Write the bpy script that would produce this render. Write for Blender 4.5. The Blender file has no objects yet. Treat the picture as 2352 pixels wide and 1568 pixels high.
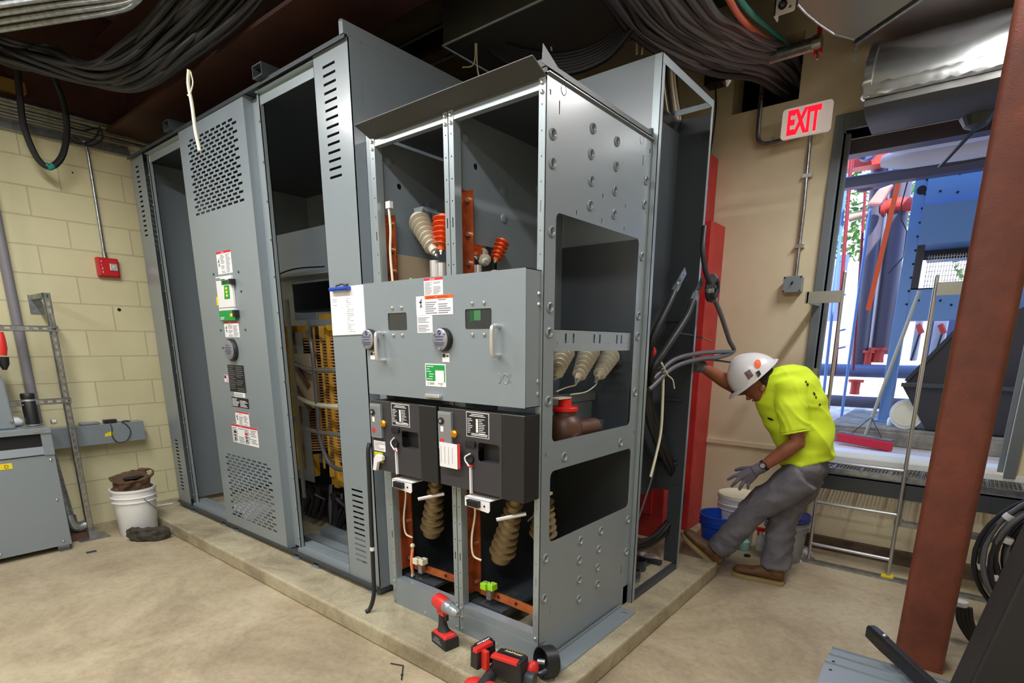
import bpy, math, random
from mathutils import Vector, Matrix, geometry, noise
random.seed(7)
PI = math.pi
SC = bpy.context.scene
COL = SC.collection

# ------------------------------------------------------------------ camera (measured from the photograph)
F, CX, CY = 1259.88, 1202.06, 1094.40
def cam_axes(yaw, pitch, roll):
    f = Vector((-math.sin(yaw)*math.cos(pitch), math.cos(yaw)*math.cos(pitch), -math.sin(pitch)))
    r = Vector((math.cos(yaw), math.sin(yaw), 0)); d = f.cross(r)
    c, s = math.cos(roll), math.sin(roll)
    return c*r+s*d, -s*r+c*d, f
RT, DN, FW = cam_axes(*[math.radians(a) for a in (38.3919, 13.5778, -0.3949)])
CAM = Vector((1.3338, -1.8031, 1.5393))
def at(ax, val, u, v):
    """world point on the plane axis=val that is seen at photo pixel (u, v)"""
    r = RT*((u-CX)/F) + DN*((v-CY)/F) + FW
    t = (val-CAM[ax])/r[ax]
    return CAM + r*t
def aX(x, u, v): return at(0, x, u, v)
def aY(y, u, v): return at(1, y, u, v)
def aZ(z, u, v): return at(2, z, u, v)

cd = bpy.data.cameras.new('camera'); cam = bpy.data.objects.new('camera', cd); COL.objects.link(cam)
cd.sensor_width = 36; cd.lens = F/2352*36; cd.shift_x = (1176-CX)/2352; cd.shift_y = (CY-784)/2352
cd.clip_start = 0.02; cd.clip_end = 200
mw = Matrix((RT, -DN, -FW)).transposed().to_4x4(); mw.translation = CAM; cam.matrix_world = mw
SC.camera = cam
SC.view_settings.view_transform = 'Standard'; SC.view_settings.look = 'None'
SC.view_settings.gamma = 1; SC.view_settings.use_curve_mapping = False
SC.view_settings.exposure = 0.0

# ------------------------------------------------------------------ materials
def lin(c):
    c = c/255.0
    return c/12.92 if c <= .04045 else ((c+.055)/1.055)**2.4
def S(r, g, b): return (lin(r), lin(g), lin(b), 1)
def mat(name, col, rough=.5, metal=0., bump=0., bscale=200., var=None, vscale=3., vdet=4., emit=0., spec=.5, coat=0., alpha=1., trans=0., vsharp=(.35,.65), rvar=0.):
    m = bpy.data.materials.new(name); m.use_nodes = True
    nt = m.node_tree; b = nt.nodes['Principled BSDF']
    b.inputs['Base Color'].default_value = col; b.inputs['Roughness'].default_value = rough
    b.inputs['Metallic'].default_value = metal; b.inputs['Specular IOR Level'].default_value = spec
    b.inputs['Coat Weight'].default_value = coat; b.inputs['Coat Roughness'].default_value = .2; b.inputs['Alpha'].default_value = alpha
    b.inputs['Transmission Weight'].default_value = trans
    if emit: b.inputs['Emission Color'].default_value = col; b.inputs['Emission Strength'].default_value = emit
    tc = None
    if bump or var or rvar:
        tc = nt.nodes.new('ShaderNodeTexCoord')
    if var:
        n = nt.nodes.new('ShaderNodeTexNoise'); n.inputs['Scale'].default_value = vscale; n.inputs['Detail'].default_value = vdet
        n.inputs['Roughness'].default_value = .65
        nt.links.new(tc.outputs['Object'], n.inputs['Vector'])
        cr = nt.nodes.new('ShaderNodeValToRGB'); e = cr.color_ramp.elements
        e[0].position, e[1].position = vsharp; e[0].color = var; e[1].color = col
        nt.links.new(n.outputs['Fac'], cr.inputs['Fac']); nt.links.new(cr.outputs['Color'], b.inputs['Base Color'])
    if rvar:
        n2 = nt.nodes.new('ShaderNodeTexNoise'); n2.inputs['Scale'].default_value = 2.5; n2.inputs['Detail'].default_value = 3
        nt.links.new(tc.outputs['Object'], n2.inputs['Vector'])
        mr = nt.nodes.new('ShaderNodeMapRange'); mr.inputs['To Min'].default_value = rough-rvar; mr.inputs['To Max'].default_value = rough+rvar
        nt.links.new(n2.outputs['Fac'], mr.inputs['Value']); nt.links.new(mr.outputs['Result'], b.inputs['Roughness'])
    if bump:
        n = nt.nodes.new('ShaderNodeTexNoise'); n.inputs['Scale'].default_value = bscale; n.inputs['Detail'].default_value = 3
        nt.links.new(tc.outputs['Object'], n.inputs['Vector'])
        bp = nt.nodes.new('ShaderNodeBump'); bp.inputs['Strength'].default_value = bump; bp.inputs['Distance'].default_value = .002
        nt.links.new(n.outputs['Fac'], bp.inputs['Height']); nt.links.new(bp.outputs['Normal'], b.inputs['Normal'])
    return m

M = {}
M['gray'] = mat('painted_steel_gray', S(127,138,146), .36, .0, .10, 260, spec=.7, coat=.5, rvar=.05)
M['graylight'] = mat('zinc_gray', S(158,170,176), .32, .45, .08, 260)
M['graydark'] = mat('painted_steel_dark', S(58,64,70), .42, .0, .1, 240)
M['galv'] = mat('galvanized_steel', S(176,180,184), .3, .85, .1, 60, var=S(140,146,150), vscale=25)
M['chrome'] = mat('chrome', S(222,222,226), .32, .75)
M['bolt'] = mat('zinc_bolt', S(205,205,200), .28, .9)
M['blackplastic'] = mat('black_plastic', S(30,31,35), .42, 0, .15, 300)
M['mech'] = mat('charcoal_cover', S(54,53,58), .5, 0, .12, 300)
M['blackcable'] = mat('black_cable_jacket', S(30,30,34), .5, 0, .1, 80)
M['cablegray'] = mat('dark_grey_cable', S(92,92,100), .36, 0, .1, 80)
M['hole'] = mat('dark_recess', S(14,14,18), .7)
M['copper'] = mat('copper', S(222,128,70), .36, .6, .08, 60, var=S(180,92,50), vscale=9)
M['copperbar'] = mat('lacquered_copper', S(182,96,54), .4, .5, .1, 60, var=S(122,58,34), vscale=10)
M['paper'] = mat('paper_white', S(232,232,236), .6)
M['paperink'] = mat('ink_grey', S(120,122,130), .6)
M['ink'] = mat('ink_black', S(28,28,32), .6)
M['red'] = mat('label_red', S(205,40,46), .5)
M['orange'] = mat('label_orange', S(238,96,30), .5)
M['green'] = mat('label_green', S(24,150,72), .45)
M['yellow'] = mat('label_yellow', S(236,212,36), .45)
M['fire'] = mat('fire_red_enamel', S(196,28,36), .35, 0, .05, 60)
M['redcab'] = mat('red_cabinet_enamel', S(196,58,56), .45, 0, .1, 90, var=S(176,42,44), vscale=5)
M['toolred'] = mat('tool_red', S(212,48,44), .4, 0, .05, 200)
M['rubber'] = mat('tool_rubber', S(44,44,48), .6, 0, .3, 400)
M['porc'] = mat('epoxy_insulator_grey', S(204,198,180), .38, 0, .05, 60)
M['porcdark'] = mat('epoxy_insulator_brown', S(150,130,96), .4, 0, .05, 60)
M['orins'] = mat('epoxy_insulator_orange', S(232,96,26), .36)
M['rubberbrown'] = mat('cast_epoxy_brown', S(92,62,50), .45, 0, .2, 80)
M['redcap'] = mat('red_plastic_cap', S(222,30,28), .35)
M['steelbrown'] = mat('rust_primer_steel', S(126,66,48), .6, 0, .5, 130, var=S(98,50,38), vscale=5, vdet=9)
M['girder'] = mat('girder_primer_and_shade', S(70,38,30), .6, 0, .3, 120, var=S(52,28,24), vscale=3)
M['tanboard'] = mat('tan_insulation_board', S(190,172,146), .6, 0, .1, 120)
M['wood'] = mat('yellow_varnished_wood', S(240,196,70), .4, 0, .15, 60, var=S(214,156,46), vscale=8)
M['coilbrown'] = mat('coil_disc', S(244,206,156), .5, 0, .1, 100, var=S(214,160,100), vscale=12)
M['coilcore'] = mat('coil_core', S(24,16,14), .7)
M['coreblack'] = mat('core_steel_black', S(30,28,32), .45, .3, .3, 60)
M['whitepl'] = mat('white_plastic', S(226,228,230), .4, 0, .05, 60)
M['creampl'] = mat('cream_plastic', S(226,222,196), .45)
M['bluepl'] = mat('blue_plastic', S(24,74,190), .38)
M['navypl'] = mat('navy_plastic', S(34,44,120), .4)
M['brownfab'] = mat('brown_canvas', S(96,72,52), .8, 0, .5, 120, var=S(70,52,38), vscale=20)
M['greyfab'] = mat('grey_canvas', S(70,68,60), .8, 0, .5, 120, var=S(52,50,44), vscale=20)
M['foil'] = mat('foil_insulation', S(206,210,212), .24, .95, .45, 14)
M['duct'] = mat('sheet_metal_duct', S(150,150,140), .42, .45, .15, 30)
M['ductdark'] = mat('sheet_metal_dark_and_shade', S(78,78,76), .5, .2, .15, 30)
M['door'] = mat('door_frame_paint', S(104,112,118), .45, 0, .1, 120)
M['alum'] = mat('aluminium_tube', S(190,192,196), .3, .85)
M['skin'] = mat('skin', S(150,92,66), .5, 0, .15, 80, var=S(132,76,54), vscale=12)
M['hivis'] = mat('hi_vis_yellow_cotton', S(214,240,44), .75, 0, .25, 220)
M['pants'] = mat('grey_work_trousers', S(112,110,120), .85, 0, .4, 160, var=S(94,92,102), vscale=10)
M['glove'] = mat('grey_knit_glove', S(98,94,108), .8, 0, .5, 300)
M['boot'] = mat('tan_leather', S(112,78,44), .6, 0, .3, 90, var=S(86,60,36), vscale=14)
M['sole'] = mat('boot_sole', S(150,130,88), .7)
M['hat'] = mat('white_hard_hat', S(222,222,226), .3, 0, .03, 60, coat=.3)
M['hair'] = mat('dark_hair', S(44,32,28), .8)
M['lamp'] = mat('lamp_tube', (1,1,.97,1), .4, emit=6)
M['teal'] = mat('teal_cable', S(30,140,124), .5)
M['orangecable'] = mat('orange_cable', S(214,98,66), .5)
M['exitface'] = mat('exit_sign_face', S(220,206,196), .4, emit=.35)
M['exitred'] = mat('exit_letters', S(255,24,50), .4, emit=1.1)
M['glassdark'] = mat('dark_window_glass', S(52,56,60), .08, 0, spec=.8)
M['fitmetal'] = mat('disc_metal', S(160,162,172), .35, .6)
# exterior
M['oblue'] = mat('blue_painted_steel', S(104,146,204), .45, 0, .1, 80)
M['opipe'] = mat('dark_insulated_pipe', S(86,82,98), .45, 0, .2, 30)
M['obluepipe'] = mat('blue_grey_pipe', S(96,112,150), .4)
M['ored'] = mat('red_pipe_fitting', S(206,70,60), .5)
M['omaroon'] = mat('maroon_pole', S(134,36,50), .5)
M['strap'] = mat('orange_strap', S(250,98,38), .6)
M['hopper'] = mat('hopper_steel', S(54,52,56), .55, 0, .3, 40)
M['owall'] = mat('exterior_block_wall', S(216,196,182), .8, 0, .3, 30)
M['owhite'] = mat('white_tank_paint', S(228,232,240), .5)
M['bark'] = mat('bark', S(84,70,58), .9)
M['leaf'] = mat('leaf', S(62,108,48), .7, var=S(112,150,70), vscale=2)
M['wrap'] = mat('wrapped_duct', S(206,202,214), .5, 0, .5, 18)
M['curb'] = mat('outdoor_concrete', S(150,146,136), .9, 0, .6, 60, var=S(112,108,100), vscale=8)
M['broom'] = mat('red_bristle', S(196,44,66), .9, 0, .8, 200)

# floor concrete
def concrete(name, c1, c2, c3, bump=.35, scale=1.3, speck=False):
    m = bpy.data.materials.new(name); m.use_nodes = True; nt = m.node_tree; b = nt.nodes['Principled BSDF']
    tc = nt.nodes.new('ShaderNodeTexCoord')
    n = nt.nodes.new('ShaderNodeTexNoise'); n.inputs['Scale'].default_value = scale; n.inputs['Detail'].default_value = 9; n.inputs['Roughness'].default_value = .7
    n.inputs['Distortion'].default_value = .6
    nt.links.new(tc.outputs['Object'], n.inputs['Vector'])
    cr = nt.nodes.new('ShaderNodeValToRGB'); e = cr.color_ramp.elements
    e[0].position = .32; e[0].color = c2; e[1].position = .62; e[1].color = c1
    x = cr.color_ramp.elements.new(.5); x.color = c3
    nt.links.new(n.outputs['Fac'], cr.inputs['Fac'])
    n2 = nt.nodes.new('ShaderNodeTexNoise'); n2.inputs['Scale'].default_value = 70 if speck else 26; n2.inputs['Detail'].default_value = 6; n2.inputs['Roughness'].default_value = .8
    nt.links.new(tc.outputs['Object'], n2.inputs['Vector'])
    cr2 = nt.nodes.new('ShaderNodeValToRGB'); e = cr2.color_ramp.elements
    e[0].position = .3; e[0].color = (.62,.6,.56,1) if speck else (.74,.72,.68,1); e[1].position = .55; e[1].color = (1,1,1,1)
    nt.links.new(n2.outputs['Fac'], cr2.inputs['Fac'])
    mx = nt.nodes.new('ShaderNodeMix'); mx.data_type = 'RGBA'; mx.blend_type = 'MULTIPLY'; mx.inputs['Factor'].default_value = .8
    nt.links.new(cr.outputs['Color'], mx.inputs['A']); nt.links.new(cr2.outputs['Color'], mx.inputs['B'])
    nt.links.new(mx.outputs['Result'], b.inputs['Base Color'])
    bp = nt.nodes.new('ShaderNodeBump'); bp.inputs['Strength'].default_value = bump; bp.inputs['Distance'].default_value = .004
    nt.links.new(n2.outputs['Fac'], bp.inputs['Height']); nt.links.new(bp.outputs['Normal'], b.inputs['Normal'])
    b.inputs['Roughness'].default_value = .62
    return m
M['floor'] = concrete('floor_concrete', S(188,176,150), S(146,132,108), S(174,160,134), .3)
M['pad'] = concrete('pad_concrete', S(190,182,156), S(134,124,102), S(172,162,136), .6, 2.5, True)
M['outground'] = concrete('outdoor_ground', S(226,214,206), S(176,160,150), S(210,196,188), .6, 2.0, True)

def block_mat(name, c1, c2, zoff, bump=1., axis='Y', mortar=S(200,190,158)):  # default mortar is the block paint darkened for shade in the joints
    m = bpy.data.materials.new(name); m.use_nodes = True; nt = m.node_tree; b = nt.nodes['Principled BSDF']
    tc = nt.nodes.new('ShaderNodeTexCoord'); sp = nt.nodes.new('ShaderNodeSeparateXYZ'); cb = nt.nodes.new('ShaderNodeCombineXYZ')
    nt.links.new(tc.outputs['Object'], sp.inputs[0])
    ad = nt.nodes.new('ShaderNodeMath'); ad.operation = 'ADD'; ad.inputs[1].default_value = zoff
    nt.links.new(sp.outputs['Z'], ad.inputs[0])
    a2 = nt.nodes.new('ShaderNodeMath'); a2.operation = 'ADD'; a2.inputs[1].default_value = 20.13
    nt.links.new(sp.outputs[axis], a2.inputs[0]); nt.links.new(a2.outputs[0], cb.inputs['X'])
    nt.links.new(ad.outputs[0], cb.inputs['Y'])
    br = nt.nodes.new('ShaderNodeTexBrick'); br.inputs['Scale'].default_value = 1; br.offset = .5
    br.inputs['Brick Width'].default_value = .42; br.inputs['Row Height'].default_value = .208
    br.inputs['Mortar Size'].default_value = .0045; br.inputs['Mortar Smooth'].default_value = .3
    br.inputs['Color1'].default_value = c1; br.inputs['Color2'].default_value = c2; br.inputs['Mortar'].default_value = mortar
    nt.links.new(cb.outputs[0], br.inputs['Vector'])
    n = nt.nodes.new('ShaderNodeTexNoise'); n.inputs['Scale'].default_value = 1.6; n.inputs['Detail'].default_value = 6
    nt.links.new(tc.outputs['Object'], n.inputs['Vector'])
    cr = nt.nodes.new('ShaderNodeValToRGB'); e = cr.color_ramp.elements; e[0].position = .25; e[0].color = (.86,.84,.8,1); e[1].position = .6; e[1].color = (1,1,1,1)
    nt.links.new(n.outputs['Fac'], cr.inputs['Fac'])
    mx = nt.nodes.new('ShaderNodeMix'); mx.data_type = 'RGBA'; mx.blend_type = 'MULTIPLY'; mx.inputs['Factor'].default_value = 1
    nt.links.new(br.outputs['Color'], mx.inputs['A']); nt.links.new(cr.outputs['Color'], mx.inputs['B'])
    nt.links.new(mx.outputs['Result'], b.inputs['Base Color'])
    n3 = nt.nodes.new('ShaderNodeTexNoise'); n3.inputs['Scale'].default_value = 90; nt.links.new(tc.outputs['Object'], n3.inputs['Vector'])
    mm = nt.nodes.new('ShaderNodeMath'); mm.operation = 'MULTIPLY_ADD'; mm.inputs[1].default_value = .12
    iv = nt.nodes.new('ShaderNodeMath'); iv.operation = 'SUBTRACT'; iv.inputs[0].default_value = 1; nt.links.new(br.outputs['Fac'], iv.inputs[1])
    nt.links.new(n3.outputs['Fac'], mm.inputs[0]); nt.links.new(iv.outputs[0], mm.inputs[2])
    bp = nt.nodes.new('ShaderNodeBump'); bp.inputs['Strength'].default_value = bump; bp.inputs['Distance'].default_value = .006
    nt.links.new(mm.outputs[0], bp.inputs['Height']); nt.links.new(bp.outputs['Normal'], b.inputs['Normal'])
    b.inputs['Roughness'].default_value = .6
    return m
M['block'] = block_mat('painted_block', S(216,211,174), S(212,206,168), .04)
M['tanwall'] = mat('tan_wall_paint', S(222,212,184), .7, 0, .35, 90, var=S(212,200,170), vscale=1.2)
M['ceil'] = mat('ceiling_deck', S(120,108,80), .8, 0, .3, 30, var=S(92,82,62), vscale=2)

# ------------------------------------------------------------------ mesh builder
class MB:
    def __init__(s): s.v = []; s.f = []; s.mi = []; s.m = 0
    def add(s, vs, fs, m=None):
        o = len(s.v); s.v += [tuple(p) for p in vs]; m = s.m if m is None else m
        for f in fs: s.f.append(tuple(i+o for i in f)); s.mi.append(m)
        return s
    def box(s, x0, x1, y0, y1, z0, z1, m=None):
        if x0 > x1: x0, x1 = x1, x0
        if y0 > y1: y0, y1 = y1, y0
        if z0 > z1: z0, z1 = z1, z0
        return s.add([(x0,y0,z0),(x1,y0,z0),(x1,y1,z0),(x0,y1,z0),(x0,y0,z1),(x1,y0,z1),(x1,y1,z1),(x0,y1,z1)],
              [(3,2,1,0),(4,5,6,7),(0,1,5,4),(1,2,6,5),(2,3,7,6),(3,0,4,7)], m)
    def hexa(s, b, t, m=None):
        return s.add(list(b)+list(t), [(3,2,1,0),(4,5,6,7),(0,1,5,4),(1,2,6,5),(2,3,7,6),(3,0,4,7)], m)
    def bar(s, p0, p1, w, h, up=(0,0,1), m=None):
        p0, p1 = Vector(p0), Vector(p1); d = (p1-p0).normalized(); a = d.cross(Vector(up))
        if a.length < 1e-4: a = d.cross(Vector((1,0,0)))
        a.normalize(); b = a.cross(d).normalized(); a *= w/2; b *= h/2
        return s.hexa([p0-a-b, p0+a-b, p0+a+b, p0-a+b], [p1-a-b, p1+a-b, p1+a+b, p1-a+b], m)
    def rings(s, rs, close=True, caps=True, m=None):
        n = len(rs[0]); vs = [p for r in rs for p in r]; fs = []
        for i in range(len(rs)-1):
            for j in range(n if close else n-1):
                k = (j+1) % n
                fs.append((i*n+j, i*n+k, (i+1)*n+k, (i+1)*n+j))
        if caps: fs.append(tuple(range(n-1,-1,-1))); fs.append(tuple((len(rs)-1)*n+j for j in range(n)))
        return s.add(vs, fs, m)
    def tube(s, pts, r, seg=10, m=None, caps=True):
        pts = [Vector(p) for p in pts]; rr = r if isinstance(r, (list, tuple)) else [r]*len(pts)
        rs = []; a = None
        for i, p in enumerate(pts):
            d = (pts[min(i+1, len(pts)-1)]-pts[max(i-1, 0)])
            if d.length < 1e-7: d = Vector((0,0,1))
            d.normalize()
            if a is None:
                a = d.cross(Vector((0,0,1)));
                if a.length < .01: a = d.cross(Vector((1,0,0)))
            a = (a-d*a.dot(d)).normalized(); b = d.cross(a)
            rs.append([p+(a*math.cos(t*2*PI/seg)+b*math.sin(t*2*PI/seg))*rr[i] for t in range(seg)])
        return s.rings(rs, True, caps, m)
    def cyl(s, p0, p1, r, seg=20, m=None, r2=None): return s.tube([p0, p1], [r, r if r2 is None else r2], seg, m)
    def lathe(s, prof, o=(0,0,0), ax=(0,0,1), seg=24, m=None, caps=True, sx=1., sy=1.):
        o = Vector(o); d = Vector(ax).normalized(); a = d.cross(Vector((0,0,1)))
        if a.length < .01: a = Vector((1,0,0))
        a.normalize(); b = d.cross(a)
        rs = [[o+d*h+(a*math.cos(t*2*PI/seg)*sx+b*math.sin(t*2*PI/seg)*sy)*r for t in range(seg)] for r, h in prof]
        return s.rings(rs, True, caps, m)
    def ball(s, c, r, seg=12, m=None, sc=(1,1,1)):
        c = Vector(c); rs = []; n = max(4, seg//2)
        for i in range(n+1):
            t = -PI/2+PI*i/n; rr = max(math.cos(t), 1e-3)*r
            rs.append([c+Vector((math.cos(k*2*PI/seg)*rr*sc[0], math.sin(k*2*PI/seg)*rr*sc[1], math.sin(t)*r*sc[2])) for k in range(seg)])
        return s.rings(rs, True, True, m)
    def prism(s, poly, mp, w0, w1, m=None):
        n = len(poly)
        vs = [mp(u, v, w0) for u, v in poly]+[mp(u, v, w1) for u, v in poly]
        fs = [tuple(range(n-1,-1,-1)), tuple(range(n, 2*n))]+[(i, (i+1) % n, n+(i+1) % n, n+i) for i in range(n)]
        return s.add(vs, fs, m)
    def holed(s, outer, holes, mp, w0, w1, m=None):
        ux = [p[0] for p in outer]; vx = [p[1] for p in outer]
        holes = [h for h in holes if all(min(ux)+.001 < p[0] < max(ux)-.001 and min(vx)+.001 < p[1] < max(vx)-.001 for p in h)]
        loops = [outer]+holes; flat = [p for l in loops for p in l]; n = len(flat); ed = []; o = 0
        for l in loops: k = len(l); ed += [(o+i, o+(i+1) % k) for i in range(k)]; o += k
        if holes:
            r = geometry.delaunay_2d_cdt([Vector(p) for p in flat], ed, [], 0, 1e-6)
            vv, tr = r[0], r[2]
            def ins(p, l):
                c = False
                for i in range(len(l)):
                    a, b = l[i], l[i-1]
                    if (a[1] > p[1]) != (b[1] > p[1]) and p[0] < (b[0]-a[0])*(p[1]-a[1])/(b[1]-a[1])+a[0]: c = not c
                return c
            bbs = [(min(p[0] for p in l), max(p[0] for p in l), min(p[1] for p in l), max(p[1] for p in l)) for l in holes]
            tri = []
            for t in tr:
                c = sum((vv[i] for i in t), Vector((0,0)))/len(t)
                if not ins(c, outer) or any(b[0] <= c[0] <= b[1] and b[2] <= c[1] <= b[3] and ins(c, l) for b, l in zip(bbs, holes)): continue
                tri.append(t)
            m0 = len(vv); vs = [mp(v[0], v[1], w0) for v in vv]+[mp(v[0], v[1], w1) for v in vv]
            s.add(vs, [tuple(t[::-1]) for t in tri]+[tuple(i+m0 for i in t) for t in tri], m)
            s.add([mp(u, v, w0) for u, v in flat]+[mp(u, v, w1) for u, v in flat], [(a, b, n+b, n+a) for a, b in ed], m)
            return s
        vs = [mp(u, v, w0) for u, v in flat]+[mp(u, v, w1) for u, v in flat]
        fs = [tuple(range(n-1,-1,-1)), tuple(range(n, 2*n))]
        o = 0
        for l in loops:
            k = len(l)
            for i in range(k): fs.append((o+i, o+(i+1) % k, n+o+(i+1) % k, n+o+i))
            o += k
        return s.add(vs, fs, m)
    def slotted(s, u0, u1, v0, v1, rows, mp, w0, w1, m=None):
        """plate with rows of rectangular slots: rows = [(va, vb, [(ua, ub), ...]), ...]"""
        def bx(a, b, c, d): s.hexa([mp(a,c,w0), mp(b,c,w0), mp(b,c,w1), mp(a,c,w1)], [mp(a,d,w0), mp(b,d,w0), mp(b,d,w1), mp(a,d,w1)], m)
        v = v0
        for va, vb, sl in sorted(rows):
            bx(u0, u1, v, va); u = u0
            for ua, ub in sorted(sl): bx(u, ua, va, vb); u = ub
            bx(u, u1, va, vb); v = vb
        bx(u0, u1, v, v1); return s
    def build(s, name, mats, parent=None, smooth=False, bevel=0, base=None, seg=2):
        me = bpy.data.meshes.new(name)
        o = Vector(base) if base is not None else None
        if parent is not None and base is None: o = parent.matrix_world.translation.copy() if parent.type == 'EMPTY' else parent.location.copy()
        vs = s.v if o is None else [tuple(Vector(p)-o) for p in s.v]
        me.from_pydata(vs, [], s.f); me.update()
        if not isinstance(mats, (list, tuple)): mats = [mats]
        for mm in mats: me.materials.append(M[mm] if isinstance(mm, str) else mm)
        for p, mi in zip(me.polygons, s.mi): p.material_index = min(mi, len(mats)-1)
        import bmesh
        bm = bmesh.new(); bm.from_mesh(me); bmesh.ops.recalc_face_normals(bm, faces=bm.faces); bm.to_mesh(me); bm.free()
        if smooth:
            for p in me.polygons: p.use_smooth = True
        ob = bpy.data.objects.new(name, me); COL.objects.link(ob)
        if smooth == 'auto':
            try: me.set_sharp_from_angle(angle=math.radians(38))
            except Exception: pass
        if parent is not None: ob.parent = parent
        elif o is not None: ob.location = o
        if bevel:
            b = ob.modifiers.new('bevel', 'BEVEL'); b.width = bevel; b.segments = seg; b.limit_method = 'ANGLE'; b.angle_limit = math.radians(40)
        return ob
# a part's vertices are stored relative to its thing's base; things have no rotation unless set later, sub-parts share the parent's frame
def thing(name, label, cat, loc, group=None):
    o = bpy.data.objects.new(name, None); COL.objects.link(o); o.location = loc; o.empty_display_size = .05
    o.matrix_world = Matrix.Translation(Vector(loc))
    o['label'] = label; o['category'] = cat
    if group: o['group'] = group
    return o
def tag(o, label, cat, group=None, kind=None):
    o['label'] = label; o['category'] = cat
    if group: o['group'] = group
    if kind: o['kind'] = kind
    return o
def struct(o): o['kind'] = 'structure'; return o
def sub(mb, name, mats, part, root, **k):
    """sub-part: child of a part that itself is a child of root (all share root's origin)"""
    ob = mb.build(name, mats, None, base=root.matrix_world.translation if root.type == 'EMPTY' else root.location, **k)
    ob.location = (0,0,0); ob.parent = part; return ob
def partof(mb, name, mats, root, **k):
    """part of a thing whose base is a mesh"""
    return sub(mb, name, mats, root, root, **k)
def spline(pts, n=8):
    P = [Vector(p) for p in pts]
    if len(P) < 3: return P
    P = [P[0]*2-P[1]]+P+[P[-1]*2-P[-2]]; out = []
    for i in range(1, len(P)-2):
        a, b, c, d = P[i-1:i+3]
        for k in range(n):
            t = k/n
            out.append(.5*((2*b)+(c-a)*t+(2*a-5*b+4*c-d)*t*t+(3*b-a-3*c+d)*t**3))
    out.append(P[-2]); return out
FY = lambda u, v, w: (u, w, v)      # plane facing -Y: u = x, v = z, w = y
FX = lambda u, v, w: (w, u, v)      # plane facing X: u = y, v = z, w = x
FZ = lambda u, v, w: (u, v, w)
def rrect(u0, u1, v0, v1, r, n=4):
    out = []
    for cx, cy, a in ((u1-r, v0+r, -PI/2), (u1-r, v1-r, 0), (u0+r, v1-r, PI/2), (u0+r, v0+r, PI)):
        for i in range(n+1): t = a+PI/2*i/n; out.append((cx+r*math.cos(t), cy+r*math.sin(t)))
    return out
def circ(cx, cy, r, n=14): return [(cx+r*math.cos(2*PI*i/n), cy+r*math.sin(2*PI*i/n)) for i in range(n)]
_fd = {}
def textmb(s, size, org, ux, uy, wid=1., depth=.001, mb=None, m=0, bold=0.):
    """lettering as mesh: org = lower-left corner, ux / uy = directions"""
    c = bpy.data.curves.new('t', 'FONT'); c.body = s; c.size = 1; c.extrude = 0; c.offset = bold; c.resolution_u = 3
    o = bpy.data.objects.new('t', c); COL.objects.link(o)
    dg = bpy.context.evaluated_depsgraph_get(); dg.update(); me = bpy.data.meshes.new_from_object(o.evaluated_get(dg))
    ux, uy = Vector(ux).normalized(), Vector(uy).normalized(); nrm = ux.cross(uy); org = Vector(org)
    vs = [org+ux*(v.co.x*size*wid)+uy*(v.co.y*size)+nrm*depth for v in me.vertices]
    (mb if mb else MB()).add(vs, [tuple(p.vertices) for p in me.polygons], m)
    COL.objects.unlink(o); bpy.data.objects.remove(o); bpy.data.curves.remove(c); bpy.data.meshes.remove(me)
    return mb
def fuse(mb, name, mats, parent=None, voxel=.012, it=6, disp=None, base=None, rootloc=None):
    """join overlapping volumes into one continuous skin"""
    me = bpy.data.meshes.new(name); me.from_pydata(mb.v, [], mb.f); me.update()
    o = bpy.data.objects.new(name, me); COL.objects.link(o)
    r = o.modifiers.new('r', 'REMESH'); r.mode = 'VOXEL'; r.voxel_size = voxel; r.use_smooth_shade = True
    sm = o.modifiers.new('s', 'SMOOTH'); sm.iterations = it; sm.factor = .5
    dg = bpy.context.evaluated_depsgraph_get(); dg.update(); m2 = bpy.data.meshes.new_from_object(o.evaluated_get(dg))
    bpy.data.objects.remove(o); bpy.data.meshes.remove(me)
    m2.name = name
    if disp:
        amp, sc = disp[:2]
        ns = [v.normal.copy() for v in m2.vertices]
        for v, n in zip(m2.vertices, ns):
            p = v.co.copy(); q = Vector((p.x*sc[0], p.y*sc[1], p.z*sc[2]))
            v.co = p+n*(noise.noise(q)*amp)
            if len(disp) > 2:
                fa, fd, lo = disp[2:]; fd = Vector(fd).normalized(); al = p.dot(fd); w_ = Vector((al*fa[1]+noise.noise(p*4)*1.6, p.x*fa[2], p.y*fa[2]+3))
                r_ = (1-min(abs(noise.noise(w_))*3.2, 1))**2; v.co += n*(r_*fa[0]*(lo if callable(lo) is False else lo(p)))
    L = Vector(rootloc) if rootloc is not None else (parent.matrix_world.translation if parent is not None else Vector((0,0,0)))
    for v in m2.vertices: v.co -= L
    m2.materials.clear()
    for mm in (mats if isinstance(mats, (list, tuple)) else [mats]): m2.materials.append(M[mm])
    for p in m2.polygons: p.use_smooth = True
    ob = bpy.data.objects.new(name, m2); COL.objects.link(ob)
    if parent is not None: ob.parent = parent
    else: ob.location = L
    return ob
# ================================================================== ROOM
XL, YB, ZC = -4.38, 2.85, 4.0
XR, YF = 3.6, -4.6
PADZ = .10
struct(MB().box(XL-.2, XR+.2, YF-.2, YB+.02, -.1, 0).build('floor', 'floor'))
pad = MB(); pad.prism([(XL,-.25),(XL,1.78),(.2,1.78),(.2,-.25)], FZ, 0, PADZ)
pad = struct(pad.build('equipment_pad', 'pad', bevel=.012))
struct(MB().box(XL-.2, XL, YF, YB+.2, 0, ZC).build('wall_left', 'block'))
struct(MB().box(XL-.2, XR+.2, YF-.2, YF, 0, ZC).build('wall_front', 'tanwall'))
struct(MB().box(XR, XR+.2, YF, YB+.2, 0, ZC).build('wall_right', 'tanwall'))
struct(MB().box(XL-.2, XR+.2, YF-.2, YB+.3, ZC, ZC+.2).build('ceiling', 'ceil'))
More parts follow.
